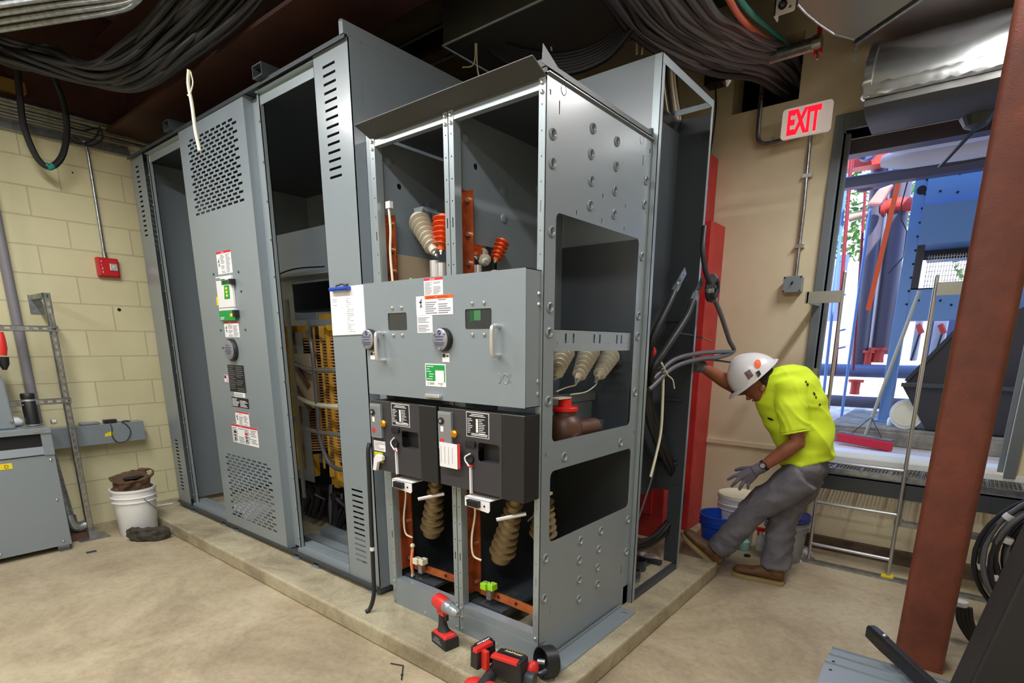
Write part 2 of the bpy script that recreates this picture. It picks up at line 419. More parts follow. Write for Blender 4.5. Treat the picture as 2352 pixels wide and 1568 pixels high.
# back wall with the door opening and the cable hole
DX0, DX1, DZ0, DZ1 = .43, 1.62, .74, 2.97
wb = MB(); wb.holed([(XL, -.02), (XR, -.02), (XR, ZC), (XL, ZC)],
   [[(DX0,DZ0),(DX1,DZ0),(DX1,DZ1),(DX0,DZ1)], [(-.36,3.24),(.11,3.24),(.11,3.66),(-.36,3.66)]], FY, YB, YB+.22)
struct(wb.build('wall_back', 'tanwall'))
rc_ = MB(); rc_.box(-.4,.15,YB+.5,YB+.52,3.2,3.7); rc_.box(-.4,-.36,YB+.22,YB+.5,3.2,3.7); rc_.box(.11,.15,YB+.22,YB+.5,3.2,3.7); rc_.box(-.4,.15,YB+.22,YB+.5,3.2,3.24); rc_.box(-.4,.15,YB+.22,YB+.5,3.66,3.7); struct(rc_.build('dark_hole_backing', 'hole'))  # dark box added behind the cable hole so no sky shows through
# white painted ledge line along the lower wall
struct(MB().box(XL, .40, YB-.018, YB, .73, .765).build('trim_1', 'tanwall'))
struct(MB().box(.3, 2.6, YB-.05, YB, 0, .10).build('baseboard_back', mat('dirty_baseboard', S(104,84,66), .8, 0, .6, 40, var=S(64,52,42), vscale=9)))
struct(MB().box(.45, 2.0, YB-.42, YB-.38, 0, .012).box(.5, 2.0, YB-.36, YB-.34, 0, .01).build('trim_2', 'galv'))
struct(MB().box(XL, XL+.006, YF, YB, 3.24, ZC).build('upper_wall_shade', 'girder'))  # dark sheet added over the upper block wall, standing in for shade
# door frame and leaf edges
fr = MB(); e = .055
fr.box(DX0-.06, DX0, YB-.03, YB+.2, DZ0-.02, DZ1+.1); fr.box(DX1, DX1+.06, YB-.03, YB+.2, DZ0-.02, DZ1+.1)
fr.box(DX0, DX1, YB-.03, YB+.2, DZ1, DZ1+.1)
fr.box(DX0, DX0+.03, YB+.06, YB+.1, DZ0, DZ1); fr.box(DX1-.03, DX1, YB+.06, YB+.1, DZ0, DZ1)
d1 = struct(fr.build('door_1', 'door', bevel=.004, base=(DX0, YB, DZ0)))
st = MB(); st.box(DX0+.0, DX0+.035, YB-.034, YB-.03, 1.30, 1.38).cyl((DX0+.02,YB-.03,1.9),(DX0+.02,YB-.04,1.9),.012); partof(st, 'strike_plate', 'bolt', d1)
cl = MB(); cl.lathe([(.09,0),(.09,.03),(.06,.08),(.02,.10)], (1.15,YB-.0,2.93), (0,0,-1), 20); cl.bar((1.15,YB+.02,2.84),(.98,YB+.3,2.72),.02,.012); cl.bar((.98,YB+.3,2.72),(1.5,YB+.3,2.74),.02,.012)
partof(cl, 'door_closer_arm', 'graydark', d1)
struct(MB().box(DX0-.1, DX1+.3, YB-.02, YB+.4, .70, .738).build('door_sill_1', 'whitepl'))

# steel grating landing
t = thing('grating_landing', 'steel bar grating step at the foot of the open doorway', 'grating', (.9, 2.72, .60))
g = MB(); g.box(.45, 1.75, 2.55, 2.565, .66, .70)
for i in range(60):
    x = .46+i*.0215; g.box(x, x+.004, 2.56, 2.86, .67, .70)
for i in range(8): g.box(.46, 1.74, 2.575+i*.038, 2.581+i*.038, .695, .70) if i % 2 == 0 else None
for i in range(8): x = .52+i*.17; g.box(x, x+.01, 2.56, 2.86, .69, .705)
g.build('bar_grating', 'galv', t)
g = MB(); g.box(.42, 1.78, 2.52, 2.55, .55, .66); g.box(.42, 1.78, 2.52, 2.56, .65, .662); g.box(.42, .45, 2.55, 2.85, .55, .66); g.box(1.75, 1.78, 2.55, 2.85, .55, .66)
g.build('support_frame', 'graydark', t)
g = MB(); g.holed(rrect(1.10,1.70,.36,.56,.02), [rrect(1.14,1.66,.39,.54,.02)], FY, 2.53, 2.60); g.build('hanger_bracket', 'galv', t)

# fixed ladder
t = thing('fixed_ladder', 'slim aluminium tube ladder fixed below the open doorway', 'ladder', (.87, 2.47, 0))
for x, top in ((.62, 2.01), (1.115, 1.95)):
    p0 = Vector((x+.008, 2.49, .02)); p1 = Vector((x-.005, 2.47, top)); l = MB(); l.tube([p0, p1], .012, 10); l.ball(p1, .012, 8); l.build('rail', 'alum', t, smooth='auto')
    MB().box(x-.03, x+.04, 2.46, 2.52, 0, .02).build('foot', 'yellow' if x > 1 else 'galv', t)
for z in (.135, .45, .75):
    MB().tube([(.627, 2.485, z), (1.115, 2.485, z)], .011, 10).build('rung', 'alum', t, smooth='auto')
MB().box(.40, .615, 2.44, 2.455, 1.82, 1.895).bar((.415,2.44,1.86),(.415,2.82,1.86),.01,.075).build('wall_strap', 'duct', t)
MB().box(1.12, 1.34, 2.44, 2.455, 1.84, 1.915).bar((1.34,2.44,1.88),(1.34,2.82,1.88),.01,.075).build('wall_strap', 'duct', t)

# rust brown column
c = MB(); c.prism(rrect(1.262, 1.464, 1.30, 1.50, .032, 5), FZ, 0.018, ZC)
t = thing('steel_column', 'rust brown square steel column rising past the open doorway', 'column', (1.363, 1.40, 0))
c.build('shaft', 'steelbrown', t, smooth='auto'); MB().box(1.264, 1.462, 1.302, 1.498, 0, .018).build('base_plate', 'steelbrown', t)

# painted girder along the cabinets
gd = MB(); y0, y1, zb = .05, .36, 3.16
gd.box(XL, 2.6, y0-.10, y1+.0, zb, zb+.02); gd.box(XL, 2.6, .15, .165, zb+.02, 3.75); gd.box(XL, 2.6, y0-.10, y1, 3.75, 3.77)
gd = tag(gd.build('steel_girder', 'girder', base=(XL, 0, zb)), 'long dark brown steel girder above the tall cabinets', 'girder')
gd = MB(); gd.box(XL+.02, XL+.3, -1.9, -1.84, 3.3, 3.7)
for i in range(10):                                  # ceiling joists
    y = -4.2+i*.75
    j = MB(); j.box(XL, XR, y, y+.06, ZC-.10, ZC); tag(j.build('ceiling_joist', 'girder', base=(XL, y, ZC-.1)), 'dark steel joist running across under the ceiling', 'joist', 'ceiling joists')
for y in (1.5, 1.85):
    tag(MB().tube([(XL+.02, y, 3.82), (-.3, y, 3.82)], .014, 8).build('ceiling_conduit', 'galv', base=(XL, y, 3.8)), 'thin steel conduit running under the ceiling behind the girder', 'conduit', 'thin conduits behind the girder')

# lamps: ceiling strip lights (out of frame) that light the room, some added as fill
def strip(x, y, z, along, power, label, sx=1.2, aim=None):
    t = thing('strip_light', label, 'light fixture', (x, y, z))
    w = (sx/2, .07) if along == 'x' else (.07, sx/2)
    h = MB(); h.box(x-w[0], x+w[0], y-w[1], y+w[1], z+.02, z+.07); h.build('housing', 'whitepl', t)
    for s in (-.035, .035):
        p = [(x-w[0]+.03, y+s, z), (x+w[0]-.03, y+s, z)] if along == 'x' else [(x+s, y-w[1]+.03, z), (x+s, y+w[1]-.03, z)]
        MB().tube(p, .013, 10).build('tube_lamp', 'lamp', t, smooth=True)
    ld = bpy.data.lights.new('strip_lamp', 'AREA'); ld.shape = 'RECTANGLE'; ld.size = w[0]*2; ld.size_y = w[1]*2; ld.energy = power; ld.color = (1, .98, .955)
    lo = bpy.data.objects.new('strip_lamp', ld); COL.objects.link(lo); lo.location = (0, 0, -.03); lo.parent = t
    for k in (-1, 1):
        px, py = (x+w[0]*.8*k, y) if along == 'x' else (x, y+w[1]*.8*k)
        MB().tube([(px, py, z+.07), (px, py, ZC)], .004, 6).build('hanger_rod', 'galv', t)
    return t
# ================================================================== TALL TRANSFORMER ENCLOSURE
X0, X1, ZT, ZB, YD = -4.05, -1.155, 2.93, .145, 1.5
T = thing('transformer_enclosure', 'tall long grey metal transformer enclosure with two open bays', 'cabinet', (-2.6, 0, PADZ))
def louvers(xa, xb, z0, z1, n, h=.012):
    return [(z0+(z1-z0)*i/(n-1)-h/2, z0+(z1-z0)*i/(n-1)+h/2, [(xa, xb)]) for i in range(n)]
# left and right corner panels
for (a, b, la, lb, n1) in ((X0, -3.80, -3.965, -3.905, 15), (-1.453, X1, -1.375, -1.27, 14)):
    p = MB(); p.slotted(a, b, ZB+.01, ZT-.005, louvers(la, lb, .275, .71, n1)+louvers(la, lb, 2.36, 2.853, n1), FY, 0, .003)
    p.box(a, a+.003, 0, .09, ZB+.01, ZT-.005) if a == X0 else p.box(a, a+.003, .0, .03, ZB+.01, ZT-.005)
    p.build('louvered_corner_panel', 'gray', T)
# vented centre panel
p = MB(); rows = []
def vent(z0, z1, n, xa, xb, k):
    dz = (z1-z0)/(n-1); pitch = (xb-xa)/k
    for i in range(n):
        z = z0+dz*i; off = pitch*.42 if i % 2 else 0
        rows.append((z-.007, z+.007, [(xa+off+pitch*j, xa+off+pitch*j+pitch*.74) for j in range(k if off == 0 else k-1)]))
vent(2.385, 2.83, 20, -2.965, -2.25, 9); vent(.245, .72, 20, -2.965, -2.27, 9)
p.slotted(-3.085, -2.168, ZB+.0, ZT, rows, FY, -.012, -.009)
for x in (-3.085, -2.171): p.box(x, x+.003, -.009, .05, ZB, ZT)
p.box(-3.085, -2.168, -.009, .05, ZT-.003, ZT); p.box(-3.085, -2.168, -.009, .05, ZB, ZB+.003)
vp = p.build('vented_panel', 'gray', T)
b = MB()
for x, z in ((-2.80,1.99),(-2.79,1.62),(-2.44,1.98),(-2.43,1.86),(-2.43,1.62),(-2.79,1.5)): b.ball((x, -.013, z), .008, 8)
sub(b, 'panel_screw', 'graydark', vp, T)
# frame posts, headers, sills
for a, b in ((-3.80, -3.745), (-2.168, -2.045)):
    f = MB(); f.box(a+.0, b, .045, .05, ZB+.02, ZT-.02); f.box(b-.004, b, .02, .05, ZB+.02, ZT-.02); f.box(b-.022, b, .02, .024, ZB+.02, ZT-.02)
    for i in range(13): f.cyl((b-.011, .02, .25+i*.21), (b-.011, .012, .25+i*.21), .006, 8)
    f.build('frame_post', 'graylight', T)
for a, b in ((-3.75, -3.085), (-2.05, -1.453)):
    MB().box(a, b, .03, .034, ZT-.075, ZT-.02).box(a, b, .0, .034, ZT-.022, ZT-.018).build('header', 'graylight', T)
    MB().box(a, b, -.0, .055, ZB, ZB+.035).box(a, b, .05, .11, ZB+.0, ZB+.06).box(a, b, .11, .115, ZB, ZB+.03).build('sill', 'gray', T)
# base channel and feet
ch = MB(); ch.box(X0, X1, -.018, .0, ZB-.002, ZB+.012); ch.box(X0, X1, .0, .1, ZB-.03, ZB-.002); ch.box(X0, X1, YD-.1, YD, PADZ, ZB); ch.build('base_channel', 'graydark', T)
for x in (-3.78, -3.20, -2.98, -2.10, -1.86, -1.24): MB().box(x, x+.05, .0, .06, PADZ, ZB-.02).box(x-.015, x+.065, -.015, .06, PADZ, PADZ+.006).build('foot', 'gray', T)
# roof, gutter lip, lifting lugs
r = MB(); r.box(X0, X1, -.02, YD, ZT, ZT+.004); r.box(X0, X1, -.02, -.017, ZT-.015, ZT+.0); r.build('roof_sheet', 'graydark', T)
r = MB(); r.box(X1-.003, X1+.001, -.025, YD, ZT-.0, ZT+.055); r.box(X1-.03, X1-.003, -.025, -.022, ZT, ZT+.055); r.box(X1-.02, X1, -.03, YD, ZT+.052, ZT+.055); r.build('roof_flange', 'gray', T)
for x in (-3.22, -1.96):
    l = MB(); l.box(x, x+.10, -.05, .07, ZT+.004, ZT+.010); l.box(x, x+.006, -.05, .07, ZT+.01, ZT+.06); l.box(x+.094, x+.10, -.05, .07, ZT+.01, ZT+.06); l.box(x, x+.1, -.05, .07, ZT+.06, ZT+.066); l.build('lifting_lug', 'graydark', T)
# side panels, back, interior
s = MB(); s.box(X1-.003, X1, .0, .068, ZB, ZT); s.box(X1-.003, X1, .072, YD, ZB, ZT); s.box(X1-.006, X1-.003, 0, YD, ZB, ZT); s.build('side_panel', 'gray', T)
MB().box(X0, X0+.003, 0, YD, ZB, ZT).box(X0+.003, X0+.06, .70, .74, 1.50, 1.54).build('side_panel', 'gray', T)
bk = MB(); bk.box(X0, X1, YD-.003, YD, ZB+.10, ZT); bk.box(X0, X1, YD-.04, YD-.003, 1.46, 1.5); bk.build('back_panel', 'gray', T)
MB().box(-2.93, -2.925, .12, YD, ZB+.1, 1.9).build('inner_barrier', 'gray', T) if False else None
MB().box(-2.3, -1.2, .32, .42, ZB-.02, ZB+.03).box(-2.3, -1.2, .18, .26, ZB-.02, ZB+.02).build('floor_channel', 'gray', T)
MB().box(-3.7, -3.0, .12, .5, PADZ+.001, PADZ+.004).build('floor_sheet', 'whitepl', T)
# inner gusset behind the second opening
i = MB(); i.holed([(-3.3,1.66),(-1.25,1.66),(-1.25,2.30),(-3.3,2.30)], [[(-2.62,1.70),(-1.7,1.70),(-1.7,1.965),(-2.62,1.965)]], FY, .45, .454); i.box(-2.80,-1.3,.36,.45,1.985,1.99); i.build('inner_plate', 'gray', T)
MB().tube(spline([aY(.30,624,760),aY(.30,621,700),aY(.31,623,655),aY(.33,638,632),aY(.36,680,617),aY(.40,745,612)],6), .005, 7).build('control_wire', 'blackcable', T)
i = MB(); i.box(-3.05, -2.80, .60, .605, .40, 1.62); i.build('inner_side_plate', 'gray', T)

# ---- labels
def label(name, root, x0, x1, z0, z1, y, base='paper', head=None, headtxt=None, lines=8, cols=1, inkm='paperink', hh=.018, shade=None, part=None, pict=False, lh=.45, th=.0012, txt=None, face=FY):
    mb = MB(); mb.prism([(x0,z0),(x1,z0),(x1,z1),(x0,z1)], FY, y-th, y, 0); mats = [base, inkm, head or 'red', 'ink']
    top = z1
    if head: mb.prism([(x0,z1-hh),(x1,z1-hh),(x1,z1),(x0,z1)], FY, y-th-.0004, y-th+.0001, 2); top = z1-hh
    xs = x0+.006
    if pict:
        pw = (x1-x0)*.26; xs = x0+pw
        cx, cz, h = x0+pw*.5, (top+z0)/2+.01, min(.05, (top-z0)*.42)
        for a, b in (((0,.1),(.1,-.25)),((.1,-.25),(-.15,-.9)),((.1,-.25),(.5,-.85)),((0,.1),(-.5,.25)),((0,.05),(.45,.3)),((-.05,.3),(.4,.9)),((.4,.9),(.15,.55))):
            mb.bar((cx+a[0]*h*.5, y-th-.0003, cz+a[1]*h*.6), (cx+b[0]*h*.5, y-th-.0003, cz+b[1]*h*.6), .0005, .005, (0,0,1), 3) if False else mb.tube([(cx+a[0]*h*.5, y-th, cz+a[1]*h*.6), (cx+b[0]*h*.5, y-th, cz+b[1]*h*.6)], .0022, 5, 3)
        mb.ball((cx, y-th, cz+h*.2), .004, 6, 3)
    cw = (x1-.006-xs)/cols; dz = (top-z0-.01)/max(lines, 1)
    rnd = random.Random(int(abs(x0*1000)+abs(z0*777)))
    for c in range(cols):
        for k in range(lines):
            if rnd.random() < .13: continue
            a = xs+c*cw; w = cw*(.55+.38*rnd.random())
            z = top-.006-dz*(k+.5)
            mb.prism([(a,z-dz*lh/2),(a+w,z-dz*lh/2),(a+w,z+dz*lh/2),(a,z+dz*lh/2)], FY, y-th-.0004, y-th+.0001, 1)
    if headtxt: textmb(headtxt, hh*.8, (x0+(x1-x0)*.32, y-th, z1-hh*.82), (1,0,0), (0,0,1), 1., .0008, mb, 3 if base == 'whitepl' else 0)
    return sub(mb, name, mats, part, root) if part is not None else mb.build(name, mats, root)
yl = -.0125
label('danger_label', T, -2.728, -2.52, 1.982, 2.123, yl, head='red', headtxt='DANGER', lines=14, cols=2, pict=True, hh=.014)
label('warning_label', T, -2.732, -2.52, 1.572, 1.676, yl, head='red', headtxt='DANGER', lines=11, cols=2, pict=True, hh=.012)
label('nameplate_strip', T, -2.75, -2.50, 1.093, 1.16, yl, base='ink', inkm='paper', lines=6, cols=2)
label('small_white_label', T, -2.70, -2.54, 1.166, 1.197, yl, base='paper', lines=2)
label('lower_danger_label', T, -2.72, -2.52, .966, 1.062, yl, head='red', lines=9, cols=2, pict=True, hh=.01)
label('wide_danger_label', T, -2.80, -2.418, .83, .962, yl-.0002, head='red', headtxt='DANGER', lines=9, cols=4, pict=False, hh=.012)
q = MB()
for k, (x, mm) in enumerate(((-2.77, 0), (-2.60, 1))):
    q.prism([(x,.90),(x+.035,.90),(x+.035,.918),(x,.918)], FY, yl-.003, yl-.0015, mm)
    for a, b in (((0,.0),(.015,-.02)),((.015,-.02),(.03,-.045)),((.015,-.02),(0,-.045)),((0,0),(.03,-.005))): q.tube([(x+.004+a[0], yl-.002, .89+a[1]), (x+.004+b[0], yl-.002, .89+b[1])], .0028, 5, 0)
q.build('label_pictogram', ['ink', 'red'], T)
# temperature controller
tc = MB(); tc.box(-2.745, -2.52, -.03, yl, 1.765, 1.965); tc = tc.build('temperature_controller', 'whitepl', T, bevel=.003)
k = MB(); k.box(-2.66, -2.555, -.032, -.03, 1.91, 1.94, 0); k.box(-2.64, -2.565, -.034, -.031, 1.915, 1.935, 1); k.prism([(-2.64,1.82),(-2.56,1.82),(-2.555,1.905),(-2.625,1.905)], FY, -.032, -.03, 0)
for z in (1.84, 1.862, 1.885): k.lathe([(.012,0),(.010,.002)], (-2.598, -.032, z), (0,-1,0), 12, 2, sx=1.2, sy=.8)
textmb('MODEL 98', .016, (-2.735, -.03, 1.949), (1,0,0), (0,0,1), .9, .0015, k, 3) if False else None
for z, w in ((1.953,.06), (1.944,.13)): k.box(-2.738, -2.738+w, -.0312, -.0302, z-.002, z+.002, 3)
sub(k, 'display_keypad', ['green', 'glassdark', 'yellow', 'ink'], tc, T)
k = MB(); k.box(-2.525, -2.495, -.045, yl, 1.905, 1.94); k.box(-2.522, -2.49, -.045, yl, 1.70, 1.745); k.build('cover_clip', 'blackplastic', T)
k = MB(); k.box(-2.748, -2.518, -.03, yl, 1.682, 1.745, 0); k.box(-2.746, -2.52, -.029, yl, 1.747, 1.762, 1); k.lathe([(.012,0),(.01,.003)], (-2.565,-.03,1.715), (0,-1,0), 14, 2, sx=2.2, sy=1.)
for i, w in enumerate((.06,.05)): k.box(-2.735, -2.735+w, -.031, -.030, 1.70-i*.01, 1.705-i*.01, 1)
k.build('control_switch_plate', ['green', 'whitepl', 'yellow'], T)
MB().box(-2.79, -2.75, -.02, yl, 1.785, 1.84).build('yellow_tag', 'yellow', T)
# dial, big data plate
dl = MB(); dl.lathe([(.075,0),(.075,.02),(.072,.024)], (-2.64, -.012, 1.488), (0,-1,0), 28, 1); dl.lathe([(.066,.02),(.066,.027),(.060,.030)], (-2.648, -.012, 1.488), (0,-1,0), 28, 0)
for zz, ww in ((.03,.05),(.015,.09),(0,.07),(-.012,.09),(-.024,.06)): dl.box(-2.648-ww/2, -2.648+ww/2, -.0435, -.0425, 1.488+zz-.002, 1.488+zz+.002, 2)
dl.build('round_lockout_disc', ['fitmetal', 'blackplastic', 'navypl'], T, smooth='auto')
label('data_plate', T, -2.755, -2.517, 1.20, 1.385, yl, base='ink', inkm='fitmetal', lines=13, cols=2, lh=.25)
fl = MB(); fl.box(-2.825, -2.765, -.014, yl, 1.262, 1.312, 0); fl.box(-2.82, -2.797, -.0146, -.0139, 1.287, 1.308, 1)
for i in range(4): fl.box(-2.82 if i > 1 else -2.797, -2.77, -.0146, -.0139, 1.268+i*.012 - (0), 1.273+i*.012, 2)
fl.build('flag_sticker', ['paper', 'navypl', 'red'], T)

# paper sheets with clip hanging on the right corner panel
pn = MB(); pn.prism([(-1.443,1.578),(-1.138,1.585),(-1.136,1.83),(-1.441,1.826)], FY, -.006, -.0015)
pn = tag(pn.build('paper_checklist', 'paper', base=(-1.29, -.003, 1.58)), 'white handwritten sheet held by a blue clip on the tall cabinet', 'paper')
k = MB(); rnd = random.Random(3)
for i in range(19):
    z = 1.765-i*.0093; x = -1.31+rnd.random()*.01; x1 = x
    for j in range(rnd.randint(2,5)): x1 += .012; k.box(x1, x1+.008*rnd.random()+.003, -.0066, -.006, z, z+.0022)
for z in (1.765, 1.755, 1.735): k.box(-1.42, -1.38, -.0066, -.006, z, z+.0018)
partof(k, 'handwriting', 'paperink', pn)
cp = MB(); cp.box(-1.415, -1.245, -.03, -.007, 1.808, 1.826, 0); cp.box(-1.405, -1.25, -.034, -.03, 1.813, 1.821, 0); cp.cyl((-1.27,-.02,1.806),(-1.27,-.02,1.836),.012,12,1); cp.tube([(-1.36,-.02,1.832),(-1.30,-.028,1.838),(-1.25,-.02,1.835)],.005,6,1)
cp.hexa([(-1.35,-.02,1.808),(-1.24,-.02,1.808),(-1.24,-.008,1.808),(-1.35,-.008,1.808)],[(-1.34,-.02,1.76),(-1.26,-.02,1.76),(-1.26,-.008,1.76),(-1.34,-.008,1.76)], 2) if False else None
tag(cp.build('paper_clip_knife', ['bluepl', 'graydark'], base=(-1.33,-.02,1.81), bevel=.002), 'blue folding clip holding up the white sheet', 'clip')

# ---- dry type transformer inside
C = thing('dry_type_transformer', 'dry type transformer coil with yellow spacers inside the open bay', 'transformer', (-2.3, .8, PADZ))
def coil(cx, cy):
    d = MB(); n = 42; z0, z1 = .66, 1.56
    for i in range(n):
        z = z0+(z1-z0)*i/(n-1)
        d.lathe([(.28,-.0055),(.33,-.0045),(.33,.0045),(.28,.0055)], (cx, cy, z), (0,0,1), 22)
    d.build('disc_winding', 'coilbrown', C)
    MB().cyl((cx,cy,.62),(cx,cy,1.60),.275,22).build('winding_core', 'coilcore', C)
    for k in range(11):
        a = 2*PI*k/11+.12; x, y = cx+math.cos(a)*.335, cy+math.sin(a)*.335; t = Vector((-math.sin(a), math.cos(a), 0)); nrm = Vector((math.cos(a), math.sin(a), 0))
        m_ = MB(); p = Vector((x,y,0)); w = .026 if k % 3 == 0 else .008
        b0 = [p-t*w-nrm*.03, p+t*w-nrm*.03, p+t*w+nrm*.008, p-t*w+nrm*.008]
        m_.hexa([q+Vector((0,0,.50)) for q in b0], [q+Vector((0,0,1.66)) for q in b0]); m_.build('spacer_bar', 'wood', C)
    for k in range(8):
        a = 2*PI*k/8; x, y = cx+math.cos(a)*.28, cy+math.sin(a)*.28
        MB().box(x-.045, x+.045, y-.045, y+.045, 1.57, 1.68+.035*(k % 3)).build('coil_block', 'wood', C, bevel=.004)
        MB().box(x-.045, x+.045, y-.045, y+.045, .46-.03*(k % 3), .62).build('coil_block', 'wood', C, bevel=.004)
coil(-2.33, .86); coil(-3.12, .86)
MB().box(-3.45,-1.65,.72,1.0,1.80,2.0).build('upper_yoke', 'coreblack', C)
k = MB(); k.box(-3.45, -1.65, .70, .98, .28, .44); k.box(-3.45, -1.65, .55, .70, .28, .38)
k.box(-3.4,-1.7,.5,1.15,.20,.285); k.build('core_yoke', 'coreblack', C)
rnd = random.Random(5)
for i in range(16):
    x = -2.9+i*.075; MB().tube([(x, .42+rnd.random()*.12, .38+rnd.random()*.08), (x+.06, .48, .30+rnd.random()*.05), (x+.12*rnd.random(), .44, .18)], .014+.014*rnd.random(), 6).build('bracing_clamp', 'coreblack', C)
MB().box(-2.60, -2.56, .37, .382, .36, 1.84).build('vertical_strap', 'duct', C)
for z, x0, x1 in ((1.38, -2.85, -1.9), (1.13, -2.85, -1.9), (.93, -2.9, -1.85)):
    a = spline([(x0, .52, z+.01), (x0+.2, .44, z), (x0+.5, .40, z-.03), (x1, .42, z-.02)], 6)
    MB().tube(a, .017, 8).build('lead_cable', 'duct' if z != 1.13 else 'creampl', C, smooth='auto')
a = spline([(-2.42,.42,1.62), (-2.34,.40,1.5), (-2.33,.40,1.1), (-2.33,.40,.85), (-2.24,.42,.66), (-2.0,.44,.64)], 6)
MB().tube(a, .016, 8).build('lead_cable', 'cablegray', C, smooth='auto')
MB().hexa([(-2.70,.46,1.06),(-2.46,.46,1.06),(-2.46,.47,1.06),(-2.70,.47,1.06)],[(-2.72,.46,1.46),(-2.48,.46,1.46),(-2.48,.47,1.46),(-2.72,.47,1.46)]).build('insulation_board', 'tanboard', C)
for z in (1.36, 1.18): MB().bar((-2.70,.445,z+.04),(-2.50,.445,z-.14),.012,.035).build('support_brace', 'rubberbrown', C)
# ================================================================== SWITCHGEAR (two open bays)
GX0, GD, GB, GT = -1.03, .845, .21, 2.505
G = thing('switchgear_cabinet', 'two bay open metal switchgear cabinet with meter door and punched side sheet', 'cabinet', (-.5, 0, PADZ))
# plinth
p = MB(); p.box(GX0, -.505, -.002, .0, PADZ, GB); p.box(-.50, .0, -.002, .0, PADZ, GB); p.box(GX0, 0, 0, .05, GB-.003, GB); p.box(-.003, 0, 0, GD, PADZ, GB); p.box(GX0, 0, GD-.05, GD, PADZ, GB)
for x in (-1.015, -.76, -.52, -.485, -.25, -.02): p.ball((x, -.003, .125), .007, 8, 1) ; p.ball((x, -.003, .19), .007, 8, 1) if x in (-1.015,-.52,-.485) else None
p.build('plinth', ['gray', 'bolt'], G)
# front posts with punched holes
def gpost(x0, x1, z0=GB, z1=GT-.03):
    p = MB(); cx = (x0+x1)/2; hs = []
    z = z0+.05; k = 0
    while z < z1-.05:
        if k % 6 == 3: hs.append([(cx-.003,z-.02),(cx+.003,z-.02),(cx+.003,z+.02),(cx-.003,z+.02)])
        else: hs.append(circ(cx, z, .0035, 6))
        z += .085; k += 1
    p.holed([(x0,z0),(x1,z0),(x1,z1),(x0,z1)], hs, FY, -.002, .0)
    p.box(x0, x0+.002, 0, .04, z0, z1); p.box(x1-.002, x1, 0, .04, z0, z1); p.box(x0+.001, x1-.001, .038, .04, z0, z1)
    for z in (z1-.02, z1-.05, z0+.03): p.lathe([(.008,0),(.008,.004),(.004,.008)], (cx,-.002,z), (0,-1,0), 8, 1)
    return p.build('corner_post', ['graylight', 'bolt'], G)
gpost(-1.03, -.998); gpost(-.535, -.508); gpost(-.502, -.475); gpost(-.033, -.003)
MB().box(-1.155, -1.03, .07, .073, PADZ+.05, GT).box(-1.06, -1.03, .0, .07, GB, GT).build('filler_plate', 'gray', G)
# headers and sills
for a, b in ((-.998, -.535), (-.475, -.03)):
    MB().box(a, b, .0, .002, 2.435, 2.462).box(a, b, .002, .03, 2.435, 2.437).build('header', 'graylight', G)
    MB().box(a, b, .0, .002, GB, GB+.045).box(a, b, .002, .05, GB+.043, GB+.045).box(a, b, .05, .052, GB, GB+.045).build('sill', 'gray', G)
    r = MB(); r.hexa([(a-.03,-.085,2.505),(b+.03,-.085,2.505),(b+.03,.0,2.47),(a-.03,.0,2.47)], [(a-.03,-.085,2.508),(b+.03,-.085,2.508),(b+.03,.0,2.473),(a-.03,.0,2.473)])
    r.box(a-.03, b+.03, -.0, .003, 2.462, 2.53); r.ball(((a+b)/2,-.012,2.485), .008, 8, 1); r.build('roof_flange', ['ductdark', 'bolt'], G)  # cabinet's own grey paint, darkened to paint in the shaded underside
r = MB(); r.box(GX0, 0, 0, GD, GT-.004, GT); r.box(-.001, .001, 0, GD, GT-.005, GT+.014); r.prism([(-.035,GT-.005),(.10,GT-.005),(-.03,GT+.055)], FX, .002, .004); r.box(GX0, 0, GD-.003, GD, GT, GT+.03); r.build('roof_sheet', 'graydark', G)
# punched side sheet
holes = [rrect(.074,.770,1.135,2.036,.025), rrect(.066,.800,.684,1.008,.03)]
dim = [aX(0,u,v) for u, v in ((1270,308),(1269,375),(1267,532),(1263,706),(1261,764),(1259,920),(1253,1281),(1250,1373),(1362,295),(1417,325),(1415,382),(1358,354),(1358,415),(1412,438),(1410,492),(1355,472),
       (1484,415),(1480,470),(1474,589),(1466,725),(1464,772),(1458,900),(1442,1192),(1438,1266),(1333,1240),(1380,1218),(1375,1260),(1330,1285),(1330,1330),(1372,1302),(1372,1340),(1329,1374),(1296,1048),(1425,1015))]
for d in dim: holes.append(circ(d.y, d.z, .017, 12))
sl = [(1285,247,.045),(1477,368,.045),(1264,1397,.05),(1427,1309,.05)]
for u, v, h in sl:
    q = aX(0,u,v); holes.append([(q.y-.003,q.z-h/2),(q.y+.003,q.z-h/2),(q.y+.003,q.z+h/2),(q.y-.003,q.z+h/2)])
for u, v in ((1264,211),(1325,488),(1383,507),(1385,450),(1437,473),(1434,525),(1483,488),(1249,378),(1252,545),(1253,1045),(1456,992),(1454,1107),(1493,347)):
    q = aX(0,u,v); holes.append([(q.y-.005,q.z-.008),(q.y+.005,q.z-.008),(q.y+.005,q.z+.008),(q.y-.005,q.z+.008)])
sp = MB(); sp.holed([(.0,GB),(GD,GB),(GD,GT-.02),(.0,GT-.02)], holes, FX, -.002, .0)
sp.box(-.03, 0, .0, .002, GB, GT-.02)
sp.box(-.02, .002, GD-.001, GD+.001, GB, GT-.02); sp.box(-.0, .012, -.0, GD, GT-.022, GT-.019)
sheet = sp.build('side_sheet', 'gray', G)
for d in dim:
    k = MB(); k.lathe([(.021,0),(.020,.006),(.017,.008),(.012,.002),(.010,-.006),(.004,-.008),(.001,-.008)], (-.001, d.y, d.z), (1,0,0), 16, 0, caps=False)
    k.lathe([(.0045,-.0075),(.004,-.007)], (-.001, d.y, d.z), (1,0,0), 8, 1); sub(k, 'pressed_dimple', ['gray', 'hole'], sheet, G, smooth='auto')
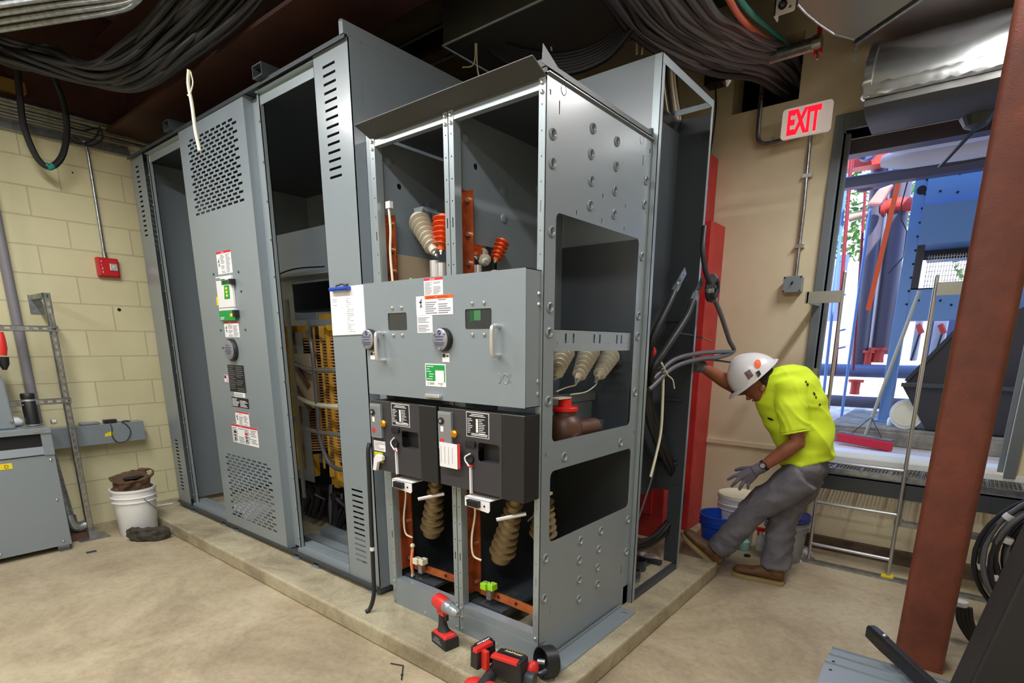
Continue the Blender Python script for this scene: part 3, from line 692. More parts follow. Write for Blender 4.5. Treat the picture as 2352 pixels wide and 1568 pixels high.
for u, v, r in ((1295,207,.018),(1474,321,.018)):
    q = aX(0,u,v); sub(MB().lathe([(r,0),(r,.0012),(r-.002,.0016),(r-.003,.0006),(.001,.0006)], (0,q.y,q.z), (1,0,0), 20), 'knockout', 'gray', sheet, G)
# cross rail with slots
cr = MB(); hs = []
for y in (.18, .24, .41, .46, .62, .665): hs.append([(y,1.545),(y+.014,1.545),(y+.014,1.585),(y,1.585)])
for y in (.125, .33, .545, .735): hs += [circ(y,1.53,.004,6), circ(y,1.545,.004,6)]
cr.holed([(.06,1.512),(.765,1.512),(.765,1.600),(.06,1.600)], hs, FX, -.02, -.018); cr.box(-.04, -.018, .06, .765, 1.598, 1.60); cr.build('slotted_cross_rail', 'graylight', G)
for y0, y1, z0, z1, x in ((.38,.835,1.245,1.290,-.25),(.38,.80,1.06,1.243,-.252)):
    MB().box(x-.002, x, y0, y1, z0, z1).box(x-.02, x, y0, y1, z1-.002, z1).build('inner_rail', 'graylight', G)
MB().box(-.012,-.01,.76,.79,1.14,1.32).build('edge_strip', 'graydark', G)
# inner partitions: upper sheets, back sheets, floor bars
for x in (-1.028, -.504):
    pp = MB(); pp.holed([(.04,1.98),(GD,1.98),(GD,GT-.02),(.04,GT-.02)], [circ(.16,2.30,.014,10)], FX, x, x+.002)
    for y, z in ((.10,2.40),(.35,2.12),(.35,2.24),(.62,2.15),(.62,2.30)): pp.lathe([(.022,0),(.02,.005),(.008,.008)], (x+.002,y,z), (1,0,0), 12)
    pp.build('partition_sheet', 'gray', G)
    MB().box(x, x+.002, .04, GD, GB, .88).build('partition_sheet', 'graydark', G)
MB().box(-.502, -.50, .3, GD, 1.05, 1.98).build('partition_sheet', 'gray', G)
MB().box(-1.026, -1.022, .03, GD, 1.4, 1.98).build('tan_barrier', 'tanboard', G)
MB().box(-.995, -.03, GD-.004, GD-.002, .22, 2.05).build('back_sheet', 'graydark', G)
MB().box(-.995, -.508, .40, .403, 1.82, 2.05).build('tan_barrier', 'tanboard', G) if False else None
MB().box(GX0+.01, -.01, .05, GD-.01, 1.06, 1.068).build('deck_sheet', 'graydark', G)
for a, b in ((-.998,-.535),(-.475,-.03)):
    MB().box(a, b, .004, .13, .888, .900).build('tan_shelf', 'tanboard', G)

# ---- insulators
def insulator(p0, p1, r0, r1, n, m, name='insulator', tip=True, shed=1.45):
    p0, p1 = Vector(p0), Vector(p1); L = (p1-p0).length; pr = [(r0*.9,0),(r0,.02*L),(r0,.10*L)]
    for i in range(n):
        t = .14+.72*i/(n-1); r = r0+(r1-r0)*t; dt = .72/(n-1)*L*.5
        pr += [(r*.80, t*L-dt*.62), (r*.84, t*L-dt*.42), (r*shed, t*L-dt*.12), (r*shed, t*L+dt*.04), (r*.86, t*L+dt*.28), (r*.80, t*L+dt*.5)]
    pr += [(r1*.95,.90*L),(r1*.8,L)]
    k = MB(); k.lathe(pr, p0, p1-p0, 20, 0)
    if tip: k.lathe([(r1*.55,L),(r1*.55,L*1.06),(r1*.3,L*1.06),(r1*.3,L*1.12)], p0, p1-p0, 8, 1)
    return k.build(name, [m, 'bolt'], G, smooth='auto')
I_ = lambda y, u, v: tuple(aY(y,u,v))
insulator(I_(.20,958,500),I_(.16,999,578),.040,.027,7,'porc')
insulator(I_(.22,1020,495),I_(.18,1013,575),.028,.022,6,'orins', shed=2.0)
insulator(I_(.20,1082,532),I_(.17,1094,588),.020,.017,5,'orins', shed=2.0)
insulator(I_(.24,1096,568),I_(.20,1117,603),.026,.020,3,'porc')
insulator(I_(.28,1156,550),I_(.24,1138,598),.018,.015,5,'orins', shed=2.0)
for c0, r_, zt_ in ((aY(.15,999,600).xy[:],.026,1.93),(aY(.15,1015,600).xy[:],.026,1.915),(aY(.16,1097,600).xy[:],.02,1.89),(aY(.22,1137,600).xy[:],.018,1.87)): MB().cyl((*c0,1.82),(*c0,zt_),r_,16).build('contact_tulip', 'chrome', G, smooth='auto')
MB().tube(spline([(-.92,.25,2.19),(-.80,.22,2.155),(-.70,.2,2.13),(-.63,.2,2.11)],4), .006, 6).build('steel_rod', 'galv', G)
MB().hexa([(-.955,.2,2.13),(-.93,.2,2.13),(-.93,.3,2.13),(-.955,.3,2.13)],[(-.97,.2,2.2),(-.90,.2,2.2),(-.90,.3,2.2),(-.97,.3,2.2)]).build('insulator_bracket', 'gray', G)
MB().box(-.875, -.79, .12, .17, 1.817, 1.85).build('clamp_block', 'copper', G)
MB().box(-.905, -.89, .1, .13, 1.825, 1.855).build('green_terminal', mat('lime_plastic', S(150,216,40), .5), G)
for x in (-.34, -.20):
    pass
J_ = lambda x, u, v: tuple(aX(x,u,v))
insulator(J_(-.17,1358,796),J_(-.13,1326,872),.034,.018,7,'porc', shed=1.75)
insulator(J_(-.17,1412,800),J_(-.13,1372,868),.034,.018,7,'porc', shed=1.75)
insulator(J_(-.17,1300,800),J_(-.13,1275,866),.030,.017,6,'porc', shed=1.75)
for u in (1300,1358,1412): MB().cyl(J_(-.2,u+14,788), J_(-.17,u,800), .03, 14).build('insulator_base', 'graydark', G)
for q_ in ([(1326,876),(1322,884),(1300,890),(1278,899)],[(1372,872),(1368,884),(1345,900),(1310,906)]): MB().tube(spline([J_(-.14,*z_) for z_ in q_],5), .0028, 6).build('thin_wire', 'creampl', G)
insulator((-.92,.20,.48),(-.80,.14,.85),.050,.024,7,'porcdark')
insulator((-.40,.20,.46),(-.26,.16,.84),.052,.026,8,'porcdark')
insulator((-.19,.28,.60),(-.16,.25,.84),.052,.028,6,'porcdark')
# round brown cast valve body with red cap seen through the side sheet
vy = aX(-.12,1297,940).y; k = MB(); k.lathe([(.075,0),(.085,.02),(.085,.09),(.07,.12),(.052,.135),(.050,.155)], (-.12,vy,1.08), (0,0,1), 24, 0); k.lathe([(.060,.155),(.064,.158),(.064,.172),(.060,.176),(.032,.178),(.030,.212),(.02,.216)], (-.12,vy,1.08), (0,0,1), 20, 1)
k.cyl((-.12,vy+.02,1.135),(-.10,vy+.24,1.135),.046,18,0); k.cyl((-.11,vy-.02,1.11),(-.03,vy-.01,1.105),.036,16,0); k.box(-.13,-.07,vy+.24,vy+.28,1.10,1.17,2); k.box(-.15,-.09,vy-.09,vy+.01,1.296,1.301,3)
k.build('cast_bushing', ['rubberbrown', 'redcap', 'graydark', 'creampl'], G, smooth='auto')
k = MB(); k.cyl((-.06,.10,.88),(-.06,.10,.955),.022,16,0); k.tube(spline([(-.06,.10,.88),(-.07,.08,.82),(-.10,.04,.77)],5), .004, 6, 1); k.build('sensor_can', ['chrome', 'cablegray'], G, smooth='auto')
# copper risers, ground bars, white wires
for x, y, z0, z1 in ((-1.02,.03,1.83,2.15),(-.507,.045,1.83,2.19),(-1.0,.04,.30,.86),(-.488,.045,.30,.84)):
    k = MB(); k.box(x, x+.008, y, y+.055, z0, z1, 0); k.box(x, x+.045, y+.05, y+.056, z0, z1, 0)
    for z in (z0+.06, z1-.04, (z0+z1)/2): k.cyl((x+.024,y+.05,z),(x+.024,y+.035,z),.010,6,1)
    k.build('copper_riser', ['copperbar', 'bolt'], G)
for x, z in ((-.965,2.17),):
    MB().tube(spline([(x+.0,.04,z),(x+.012,.035,z-.1),(x+.002,.035,z-.2),(x+.01,.035,1.83)],5), .006, 7).build('white_wire', 'creampl', G); MB().box(x-.012,x+.02,.03,.05,z,z+.03).build('cable_clip', 'whitepl', G)
for x in (-.935, -.425):
    MB().tube(spline([(x,.03,.85),(x+.012,.03,.75),(x-.012,.03,.62),(x-.005,.03,.53),(x+.04,.04,.51)],5), .005, 6).build('white_wire', 'creampl', G)
for x0, x1, y0, y1, nm in ((-.96,-.535,.10,.13,0),(-.45,-.03,.10,.10,1)):
    k = MB(); k.bar((x0,y0,.315),(x1,y1,.305),.008,.042, (0,0,1), 0)
    for i in range(3): xx = x0+(x1-x0)*(.3+.27*i); k.cyl((xx,y0-.004+(y1-y0)*.5,.312),(xx,y0-.006+(y1-y0)*.5,.312),.008,10,1)
    k.build('ground_bar', ['copper', 'hole'], G)
    lm = 'creampl' if nm == 0 else 'label_lime'
    if nm: M['label_lime'] = mat('lime_plastic_2', S(158,220,40), .5)
    q = MB(); cx = x0+.085; q.box(cx-.036, cx-.001, .045, .085, .352, .385, 0); q.box(cx+.003, cx+.036, .055, .095, .354, .387, 0)
    for a in (-.027, -.010, .011, .027): q.ball((cx+a, .066, .386), .0065, 8, 1)
    q.box(cx-.01, cx+.02, .06, .09, .30, .35, 1); q.build('terminal_block', [lm, 'galv'], G, bevel=.002)
k = MB(); k.tube(spline([(-.93,.06,.28),(-.925,.05,.36),(-.915,.055,.44)],6), .008, 8, 0); k.ball((-.915,.055,.455), .014, 8, 1); k.ball((-.93,.06,.275), .014, 8, 2); k.build('orange_pigtail', [mat('salmon_braid', S(236,140,100), .6, 0, .8, 300), 'creampl', 'bolt'], G)
for x, y in ((-.93,.12),(-.89,.12),(-.88,.2),(-.42,.12),(-.39,.12),(-.38,.2),(-.36,.2)): MB().box(x, x+.022, y-.05, y+.07, .262, .266).build('floor_strip', 'galv', G)
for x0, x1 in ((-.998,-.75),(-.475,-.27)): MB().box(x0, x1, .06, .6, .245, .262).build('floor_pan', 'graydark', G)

# ---- meter door box
D = MB(); wins = [(-.835,-.700,1.598,1.676), (-.330,-.183,1.598,1.678)]
D.holed([(-1.011,1.292),(-.010,1.292),(-.010,1.817),(-1.011,1.817)], [rrect(a,b,c,d,.008,3) for a,b,c,d in wins], FY, -.100, -.097)
D.box(-1.011,-1.008,-.098,.0,1.292,1.817); D.box(-.013,-.010,-.098,.0,1.292,1.817); D.box(-1.011,-.010,-.098,-.002,1.814,1.817); D.box(-1.011,-.010,-.098,-.002,1.292,1.295)
for z in (1.345,1.395,1.69,1.73): D.ball((-.011, -.018, z), .009, 8, 1)
for a, b, c, d in wins:
    for x in ((a+b)/2-.03, (a+b)/2+.035):
        for z in (d+.022, c-.022): D.ball((x,-.101,z), .0085, 10, 1)
door = D.build('meter_door', ['gray', 'bolt'], G, smooth='auto')
for (a, b, c, d), g_ in zip(wins, (0, 1)):
    sub(MB().box(a-.005, b+.005, -.096, -.094, c-.005, d+.005), 'window_pane', 'glassdark', door, G)
k = MB(); k.box(-.305,-.285,-.0972,-.0961,1.628,1.672,0); k.box(-.283,-.245,-.0972,-.0961,1.632,1.672,1); sub(k, 'meter_display', [mat('dim_green_board', S(20,84,50), .4), mat('dim_green_lcd', S(70,120,86), .3)], door, G)
def pull(x, z0, z1, horizontal=False):
    k = MB()
    if horizontal: k.tube(spline([(x,-.098,z0),(x,-.135,z0),(x+.015,-.145,z0),(x+z1-.015,-.145,z0),(x+z1,-.135,z0),(x+z1,-.098,z0)],4), .008, 8)
    else: k.tube(spline([(x,-.098,z1),(x,-.132,z1),(x,-.145,z1-.015),(x,-.145,z0+.015),(x,-.132,z0),(x,-.098,z0)],4), .0095, 10)
    return sub(k, 'pull_handle', 'chrome', door, G, smooth='auto')
pull(-.875, 1.46, 1.585); pull(-.142, 1.495, 1.607)
k = MB(); k.box(-.575,-.48,-.12,-.10,1.302,1.318,0); sub(k, 'latch_handle', 'chrome', door, G, bevel=.004)
for x, z in ((-.972,1.556),(-.460,1.556)):
    k = MB(); k.lathe([(.050,0),(.050,.016),(.047,.02)], (x+.006,-.1,z), (0,-1,0), 26, 1); k.lathe([(.046,.018),(.046,.024),(.042,.027)], (x,-.1,z), (0,-1,0), 26, 0)
    for zz, ww in ((.012,.055),(.0,.045),(-.014,.06),(-.022,.05)): k.box(x-ww/2, x+ww/2, -.1282, -.127, z+zz-.0013, z+zz+.0013, 2)
    for dx, dz in ((-.03,.024),(.03,.024),(0,-.04)): k.ball((x+dx,-.128,z+dz), .006, 8, 0)
    k.tube([(x+.0+math.cos(i*PI/5)*.007, -.128, z+.03+math.sin(i*PI/5)*.009) for i in range(11)], .0016, 5, 2)
    sub(k, 'round_lockout_disc', ['fitmetal', 'blackplastic', 'navypl'], door, G, smooth='auto')
    q = MB(); q.box(x-.012, x+.032, -.1015, -.1, z-.095, z-.058, 0); q.box(x-.010, x+.008, -.102, -.1012, z-.075, z-.060, 1); q.box(x+.012, x+.028, -.102, -.1012, z-.072, z-.066, 1)
    sub(q, 'small_tag', ['paper', 'ink'], door, G)
label('danger_label', G, -.575, -.457, 1.742, 1.813, -.100, head='red', headtxt='DANGER', lines=11, cols=2, hh=.010, part=door)
label('warning_label', G, -.630, -.399, 1.660, 1.741, -.1002, head=None, lines=8, cols=2, part=door, pict=True)
k = MB(); k.box(-.572,-.399,-.1022,-.1010,1.727,1.741,0)
textmb('\u25b2WARNING', .011, (-.560,-.1022,1.7295), (1,0,0), (0,0,1), .8, .0004, k, 1); textmb('\u25b2ADVERTENCIA', .011, (-.490,-.1022,1.7295), (1,0,0), (0,0,1), .8, .0004, k, 1)
sub(k, 'warning_header', ['orange', 'ink'], door, G)
label('notice_label', G, -.628, -.528, 1.585, 1.659, -.100, lines=10, cols=1, part=door)
k = MB(); k.box(-.585,-.453,-.1012,-.10,1.352,1.452,0); k.box(-.580,-.458,-.1018,-.1011,1.424,1.447,1); k.box(-.580,-.520,-.1018,-.1011,1.376,1.424,1); k.box(-.464,-.458,-.1018,-.1011,1.372,1.424,1)
for i, (x, w) in enumerate(((-.575,.045),(-.575,.02),(-.575,.03),(-.56,.03),(-.56,.025),(-.575,.038))): k.box(x, x+w, -.1023, -.1017, 1.438-i*.011, 1.441-i*.011, 0)
textmb('Schneider', .010, (-.505,-.1013,1.363), (1,0,0), (0,0,1), .9, .0005, k, 2); textmb('Electric', .006, (-.49,-.1013,1.356), (1,0,0), (0,0,1), .9, .0005, k, 1)
k.tube([(-.568+math.cos(i*PI/5)*.005,-.1015,1.364+math.sin(i*PI/5)*.005) for i in range(11)], .0007, 4, 2); 
for i in range(2): k.box(-.556,-.528,-.1018,-.1012,1.361+i*.005,1.363+i*.005,2)
sub(k, 'green_service_label', ['paper', 'green', 'ink'], door, G)
k = MB()
for cx, a0, a1 in ((-.150, -90, 90), (-.108, 0, 360)):
    pts = [(cx+math.cos(math.radians(a0+(a1-a0)*i/16))*.016, -.1005, 1.404+math.sin(math.radians(a0+(a1-a0)*i/16))*.019) for i in range(17)]; k.tube(pts, .0022, 6)
k.bar((-.108,-.1005,1.414),(-.088,-.1005,1.422),.003,.004); k.box(-.088,-.083,-.102,-.0995,1.388,1.396); k.box(-.088,-.083,-.102,-.0995,1.412,1.425)
sub(k, 'embossed_emblem', 'gray', door, G)

# ---- black operator mechanisms
for j, (a, b, c, zt) in enumerate(((-1.003, -.640, -.520, 1.268), (-.505, -.132, -.009, 1.268))):
    k = MB(); wx0, wx1 = (b-.135, b-.012)
    k.holed([(a,.905),(b,.905),(b,zt-.008),(a,zt-.008)], [rrect(wx0,wx1,1.045,1.128,.012,3)], FY, -.100, -.096)
    k.box(a,a+.004,-.097,.0,.905,zt-.008); k.box(a,b,-.097,0,.905,.909); k.box(wx0-.01,wx1+.01,-.05,-.045,1.03,1.14); k.box(wx0,wx1,-.096,-.05,1.038,1.042)
    k.box(a,b,-.1005,-.0,zt-.010,zt-.008)
    mech = k.build('mechanism_cover', 'mech', G, bevel=.0015)
    k = MB(); k.box(b+.003, c, -.104, .0, .900, zt-.006); k.build('black_side_cover', 'blackplastic', G, bevel=.003)
    sub(MB().box(a,b,-.101,-.098,zt-.0085,zt-.0065).box(b+.006,c,-.105,-.10,zt-.0085,zt-.0055), 'bright_edge', 'galv', mech, G)
    # instruction plate
    x0, x1, z0, z1 = b-.200, b-.068, 1.148, 1.256
    k = MB(); k.box(x0,x1,-.102,-.100,z0,z1,0); k.box(x0+.003,x1-.003,-.1026,-.1018,z0+.003,z1-.003,1); rnd = random.Random(11+j); xm = (x0+x1)/2
    k.box(xm-.008,xm+.004,-.1032,-.1025,z0+.022,z1-.028,0)
    for i in range(9):
        z = z1-.028-i*.0075
        k.box(x0+.008,x0+.02+.026*rnd.random(),-.1032,-.1025,z-.0024,z,0); k.box(xm+.008,xm+.022+.028*rnd.random(),-.1032,-.1025,z-.0024,z,0)
    k.box(x0+.02,x1-.02,-.1032,-.1025,z1-.018,z1-.015,0); k.box(x0+.03,x1-.03,-.1032,-.1025,z1-.011,z1-.008,0)
    for i in range(2): k.box(x0+.03,x1-.008,-.1032,-.1025,z0+.008+i*.006,z0+.011+i*.006,0)
    sub(k, 'instruction_plate', ['paper', 'ink'], mech, G)
    # selector housing with clear cover
    x0 = a+.008; x1 = x0+.082
    k = MB(); k.box(x0,x1,-.115,-.10,1.075,1.245,0); k.box(x0+.006,x1-.006,-.1165,-.114,1.085,1.235,1); k.cyl((x0+.024,-.115,1.203),(x0+.024,-.123,1.203),.016,14,2); k.cyl((x0+.024,-.12,1.203),(x0+.024,-.126,1.203),.008,10,0)
    k.box(x0+.018,x0+.036,-.118,-.116,1.155,1.180,3); k.box(x0+.012,x0+.036,-.118,-.116,1.10,1.125,4)
    k.build('key_interlock', ['graylight', 'fitmetal', 'ink', 'paper', 'redcab'], G, bevel=.0015)
    k = MB(); k.lathe([(.016,0),(.018,.01),(.012,.018)], (x1+.012,-.10,1.150), (0,-1,0), 12); k.build('brass_knob', mat('brass_knob_'+'ab'[j], S(226,156,44), .35, .7), G, smooth='auto')
    # handle lever
    hx, hz = (a+.187, 1.095) if j == 0 else (a+.197, 1.085)
    k = MB(); k.tube([(hx-.018,-.115,hz-.022),(hx-.022,-.118,hz-.030),(hx-.018,-.118,hz-.045),(hx+.004,-.118,hz-.065)], .0035, 6, 0); k.tube([(hx-.018,-.115,hz-.022),(hx+.006,-.118,hz-.005)] if j == 0 else [(hx-.02,-.115,hz-.025),(hx+.012,-.118,hz-.008)], .0035, 6, 0)
    k.box(hx-.012,hx+.016,-.116,-.10,hz-.068,hz-.060,1); k.box(hx-.001,hx+.006,-.112,-.10,hz-.19,hz-.068,0); k.cyl((hx,-.10,hz-.035),(hx,-.112,hz-.035),.02,14,2)
    if j == 0: k.tube([(hx+.004,-.118,hz-.065),(hx+.02,-.12,hz-.055),(hx+.026,-.12,hz-.07)], .004, 6, 0)
    k.build('position_indicator', ['paper', 'redcab', 'ink'], G)
    k = MB(); k.box(hx-.03,hx+.03,-.108,-.10,hz+.018,hz+.045); k.box(hx+.02,hx+.032,-.115,-.10,hz+.02,hz+.035); k.build('counter_window', 'blackplastic', G, bevel=.002)
    # connector bracket under the mechanism
    x0 = b-.20; k = MB(); k.holed([(x0,.838),(x0+.14,.828),(x0+.148,.838),(x0+.148,.880),(x0,.880)], [], FY, -.120, -.117, 0); k.box(x0,x0+.148,-.12,.0,.878,.881,0); k.box(x0+.028,x0+.095,-.138,-.12,.845,.874,1)
    for i in range(5): k.box(x0+.034+i*.012,x0+.040+i*.012,-.1395,-.1378,.850,.868,2)
    k.ball((x0+.014,-.121,.862),.005,6,2); k.ball((x0+.118,-.121,.855),.005,6,2)
    k.build('connector_bracket', ['paper', 'blackplastic', 'hole'], G)
    k = MB(); k.cyl((b-.03,-.10,.800),(b+.07,-.02,.828),.009,10,0); k.build('steel_pin', 'chrome', G)
# tags hung on the mechanism
k = MB(); k.box(-.993,-.902,-.104,-.101,1.005,1.057,0); rnd = random.Random(2)
for i in range(6): k.box(-.985,-.965+.055*rnd.random()+.01,-.1047,-.1037,1.048-i*.007,1.0495-i*.007,1)
k.build('instruction_tag', ['paper', 'ink'], G)
MB().box(-.992,-.925,-.106,-.1,.945,.998).build('yellow_padlock_tag', mat('olive_yellow_tag', S(190,196,40), .4), G)
k = MB(); k.prism([(-.985,.905),(-.962,.905),(-.945,.95),(-.905,.965),(-.905,.985),(-.95,.99),(-.972,.97)], FY, -.125, -.108); k.build('white_key_tag', 'paper', G)
k = MB(); k.box(-.485,-.372,-.122,-.119,.996,1.108,0); k.box(-.369,-.357,-.120,-.117,1.0,1.112,1); rnd = random.Random(9)
for i in range(4):
    for z in range(1): k.box(-.475+i*.024,-.4735+i*.024,-.1227,-.1217,1.01+.01*rnd.random(),1.09,2)
k.build('hanging_record_card', ['paper', 'red', 'paperink'], G)
# narrow lower door leaf left of the switchgear
MB().hexa([(-1.14,.02,PADZ+.05),(-1.045,-.0,PADZ+.04),(-1.045,.02,PADZ+.04),(-1.14,.04,PADZ+.05)],[(-1.14,.02,.88),(-1.045,-.0,.88),(-1.045,.02,.88),(-1.14,.04,.88)]).build('lower_filler_plate', 'gray', G) if False else None

# black hose hanging beside the mechanism down to the pad
k = MB(); k.tube(spline([(-1.035,-.10,1.035),(-1.03,-.115,.99),(-1.03,-.118,.85),(-1.035,-.12,.6),(-1.035,-.125,.35),(-1.03,-.135,.2),(-1.035,-.16,.125),(-1.045,-.185,.108)],6), .0115, 10, 0); k.cyl((-1.035,-.1225,.45),(-1.035,-.1235,.47),.0128,10,1)
tag(k.build('black_hose', ['blackcable', 'paper'], smooth='auto', base=(-1.04,-.13,PADZ)), 'black hose hanging beside the switchgear with its end on the pad', 'hose')
# steel strip lying on the pad
k = MB(); k.holed([(.012,-.045),(.105,-.045),(.105,.755),(.012,.755)], [circ(.06,.70,.017,14)], FZ, PADZ+.001, PADZ+.007); k.box(.008,.014,-.045,.755,PADZ+.001,PADZ+.022)
k = tag(k.build('steel_strip', 'gray', base=(.06,.35,PADZ)), 'long grey steel strip lying on the pad beside the punched side sheet', 'steel strip')

# ================================================================== REAR CABLE CABINET
RX0, RX1, RY0, RY1, RT_, RB = -1.15, .03, .85, 1.5, 2.84, PADZ
R_ = thing('cable_cabinet', 'tall open sided cable cabinet standing behind the switchgear', 'cabinet', (-.5, 1.2, PADZ))
MB().box(RX0, RX1-.04, RY0, RY0+.003, 1.9, RT_).build('front_sheet', 'graydark' if False else 'gray', R_)
MB().box(RX1-.04, RX1, RY0, RY0+.003, RB, RT_).box(RX1-.003, RX1, RY0, RY0+.03, RB, RT_).build('frame_post', 'graylight', R_)
MB().box(RX1-.003, RX1+.0, RY1-.022, RY1+.001, RB, RT_).build('frame_post', 'graylight', R_)
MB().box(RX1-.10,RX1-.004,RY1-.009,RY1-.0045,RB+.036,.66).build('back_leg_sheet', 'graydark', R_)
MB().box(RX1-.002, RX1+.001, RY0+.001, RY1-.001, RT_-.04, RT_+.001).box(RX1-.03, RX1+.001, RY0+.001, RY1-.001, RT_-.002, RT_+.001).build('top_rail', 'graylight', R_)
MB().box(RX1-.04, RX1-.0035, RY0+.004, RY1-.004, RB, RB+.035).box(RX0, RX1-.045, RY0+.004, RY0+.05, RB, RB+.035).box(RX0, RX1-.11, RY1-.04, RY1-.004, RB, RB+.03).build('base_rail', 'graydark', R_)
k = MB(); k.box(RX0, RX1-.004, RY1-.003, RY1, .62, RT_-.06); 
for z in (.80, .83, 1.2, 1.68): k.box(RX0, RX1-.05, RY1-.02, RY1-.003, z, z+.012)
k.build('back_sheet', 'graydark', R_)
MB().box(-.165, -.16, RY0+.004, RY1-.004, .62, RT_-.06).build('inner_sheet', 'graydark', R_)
MB().box(RX0, RX1-.006, RY1-.003, RY1, RT_-.03, RT_-.002).build('back_rail', 'graylight', R_)
# ================================================================== OVERHEAD CABLES
random.seed(21)
def cable(pts, r, name, label, cat='cable', group=None, m='blackcable', n=7, seg=9):
    k = MB(); k.tube(spline(pts, n), r, seg); o = k.build(name, m, base=tuple(pts[0]), smooth='auto'); return tag(o, label, cat, group)
lowL = [(-60,110,-3.75),(40,150,-3.62),(130,175,-3.5),(240,205,-3.25),(330,208,-2.98),(430,150,-2.5),(560,30,-1.95),(680,-120,-1.5)]
upL  = [(-60,60,-3.75),(40,95,-3.62),(110,110,-3.5),(200,140,-3.2),(280,100,-2.9),(350,30,-2.5),(420,-60,-2.0),(500,-200,-1.6)]
for i in range(17):
    t = i/16; j = [(random.uniform(-9,9), random.uniform(-9,9), random.uniform(-.07,.07)) for _ in lowL]
    pts = [aX(a[2]*(1-t)+b[2]*t+c[2], a[0]*(1-t)+b[0]*t+c[0], a[1]*(1-t)+b[1]*t+c[1]) for a, b, c in zip(lowL, upL, j)]
    cable(pts, random.choice((.014,.016,.018)), 'power_cable', 'black power cable in the sagging bundle under the ceiling at the left', 'cable', 'sagging black cables at the left', 'blackcable')
lowR = [(1350,-70,.35),(1395,5,.70),(1450,75,1.05),(1545,130,1.5),(1640,165,1.95),(1735,180,2.4),(1790,215,2.84),(1830,235,3.05)]
upR  = [(1560,-70,.45),(1610,-20,.75),(1650,30,1.1),(1690,60,1.5),(1740,85,1.95),(1790,105,2.4),(1825,130,2.84),(1850,190,3.05)]
for i in range(17):
    t = i/16; jx = random.uniform(-10,10)
    pts = []
    for k_, (a, b) in enumerate(zip(lowR, upR)):
        y = a[2]*(1-t)+b[2]*t; s = 1 if k_ < 5 else .4
        p = aY(y, a[0]*(1-t)+b[0]*t+random.uniform(-5,5)*s, a[1]*(1-t)+b[1]*t+random.uniform(-6,6)*s)
        if k_ >= 6: p.x = min(max(p.x, -.32), .09); p.z = min(max(p.z, 3.27 if k_ == 6 else 3.26), 3.62)
        pts.append(p)
    cable(pts, random.choice((.014,.017,.02)), 'power_cable', 'dark power cable in the thick bundle running to the wall opening at the right', 'cable', 'thick cable bundle at the right', 'cablegray' if i % 3 else 'blackcable')
cable([aY(.75,1660,-30), aY(1.3,1700,40), aY(1.9,1740,75), aY(2.5,1790,110), aY(3.0,1800,120)], .014, 'orange_cable', 'orange cable above the thick cable bundle', 'cable', m='orangecable')
cable([aY(.9,1670,-40), aY(1.4,1720,25), aY(2.0,1760,60), aY(2.5,1800,95), aY(3.0,1810,110)], .014, 'teal_cable', 'teal green cable above the thick cable bundle', 'cable', m='teal')
for i in range(7):
    d = i*7
    cable([aY(.95,1085+d*.6,40-d), aY(.95,1120+d*.4,105-d*.5), aY(.97,1190,150-d*.9), aY(1.0,1290,168-d), aY(1.05,1390,135-d), aY(1.0,1460,60-d)], .017, 'power_cable', 'black cable drooping beneath the dark sheet metal duct', 'cable', 'black cables under the duct')
# black foam sleeve and bracket at the hole, strap rack, clamp pipe
t = thing('support_pipe', 'grey steel support pipe with red end clamp below the cable bundle', 'pipe', aY(2.4,1670,170))
k = MB(); k.tube([aY(2.4,1665,165), aY(2.4,1880,98)], .038, 18); k.build('pipe', 'galv', t, smooth='auto')
k = MB(); k.tube([aY(2.4,1868,102), aY(2.4,1888,95)], .046, 16, 0); a = aY(2.4,1880,98); k.box(a.x-.012,a.x+.012,2.39,2.41,a.z+.05,a.z+.09,1); k.box(a.x-.02,a.x-.005,2.38,2.42,a.z-.065,a.z-.045,1); k.box(a.x+.01,a.x+.025,2.38,2.42,a.z-.06,a.z-.04,1); k.cyl((a.x+.003,2.4,a.z-.05),(a.x+.003,2.4,a.z-.09),.008,8,0)
k.build('end_clamp', ['bolt', 'toolred'], t)
a = aY(2.4,1742,105); b = aY(2.4,1738,178)
MB().box(a.x-.012, a.x+.012, 2.35, 2.365, b.z, a.z+.01).build('slotted_strap', 'galv', t)
a = aY(2.4,1675,172); k = MB(); k.lathe([(.02,0),(.03,.02),(.008,.05)], a+Vector((0,-.03,-.03)), (0,0,-1), 8); k.build('hook_end', 'bolt', t)
cb = aY(2.75,1640,160); k = MB(); k.box(cb.x-.06, cb.x+.09, 2.72, 2.84, cb.z-.10, cb.z+.06); tag(k.build('black_junction_box', 'blackplastic', base=tuple(cb), bevel=.006), 'black junction box on the wall beside the cable bundle', 'junction box')
cable([cb+Vector((.02,0,-.1)), cb+Vector((.03,.02,-.25)), cb+Vector((.025,.02,-.42)), cb+Vector((.01,.02,-.6))], .006, 'loose_wire', 'thin black cord hanging from the black junction box', 'cord')

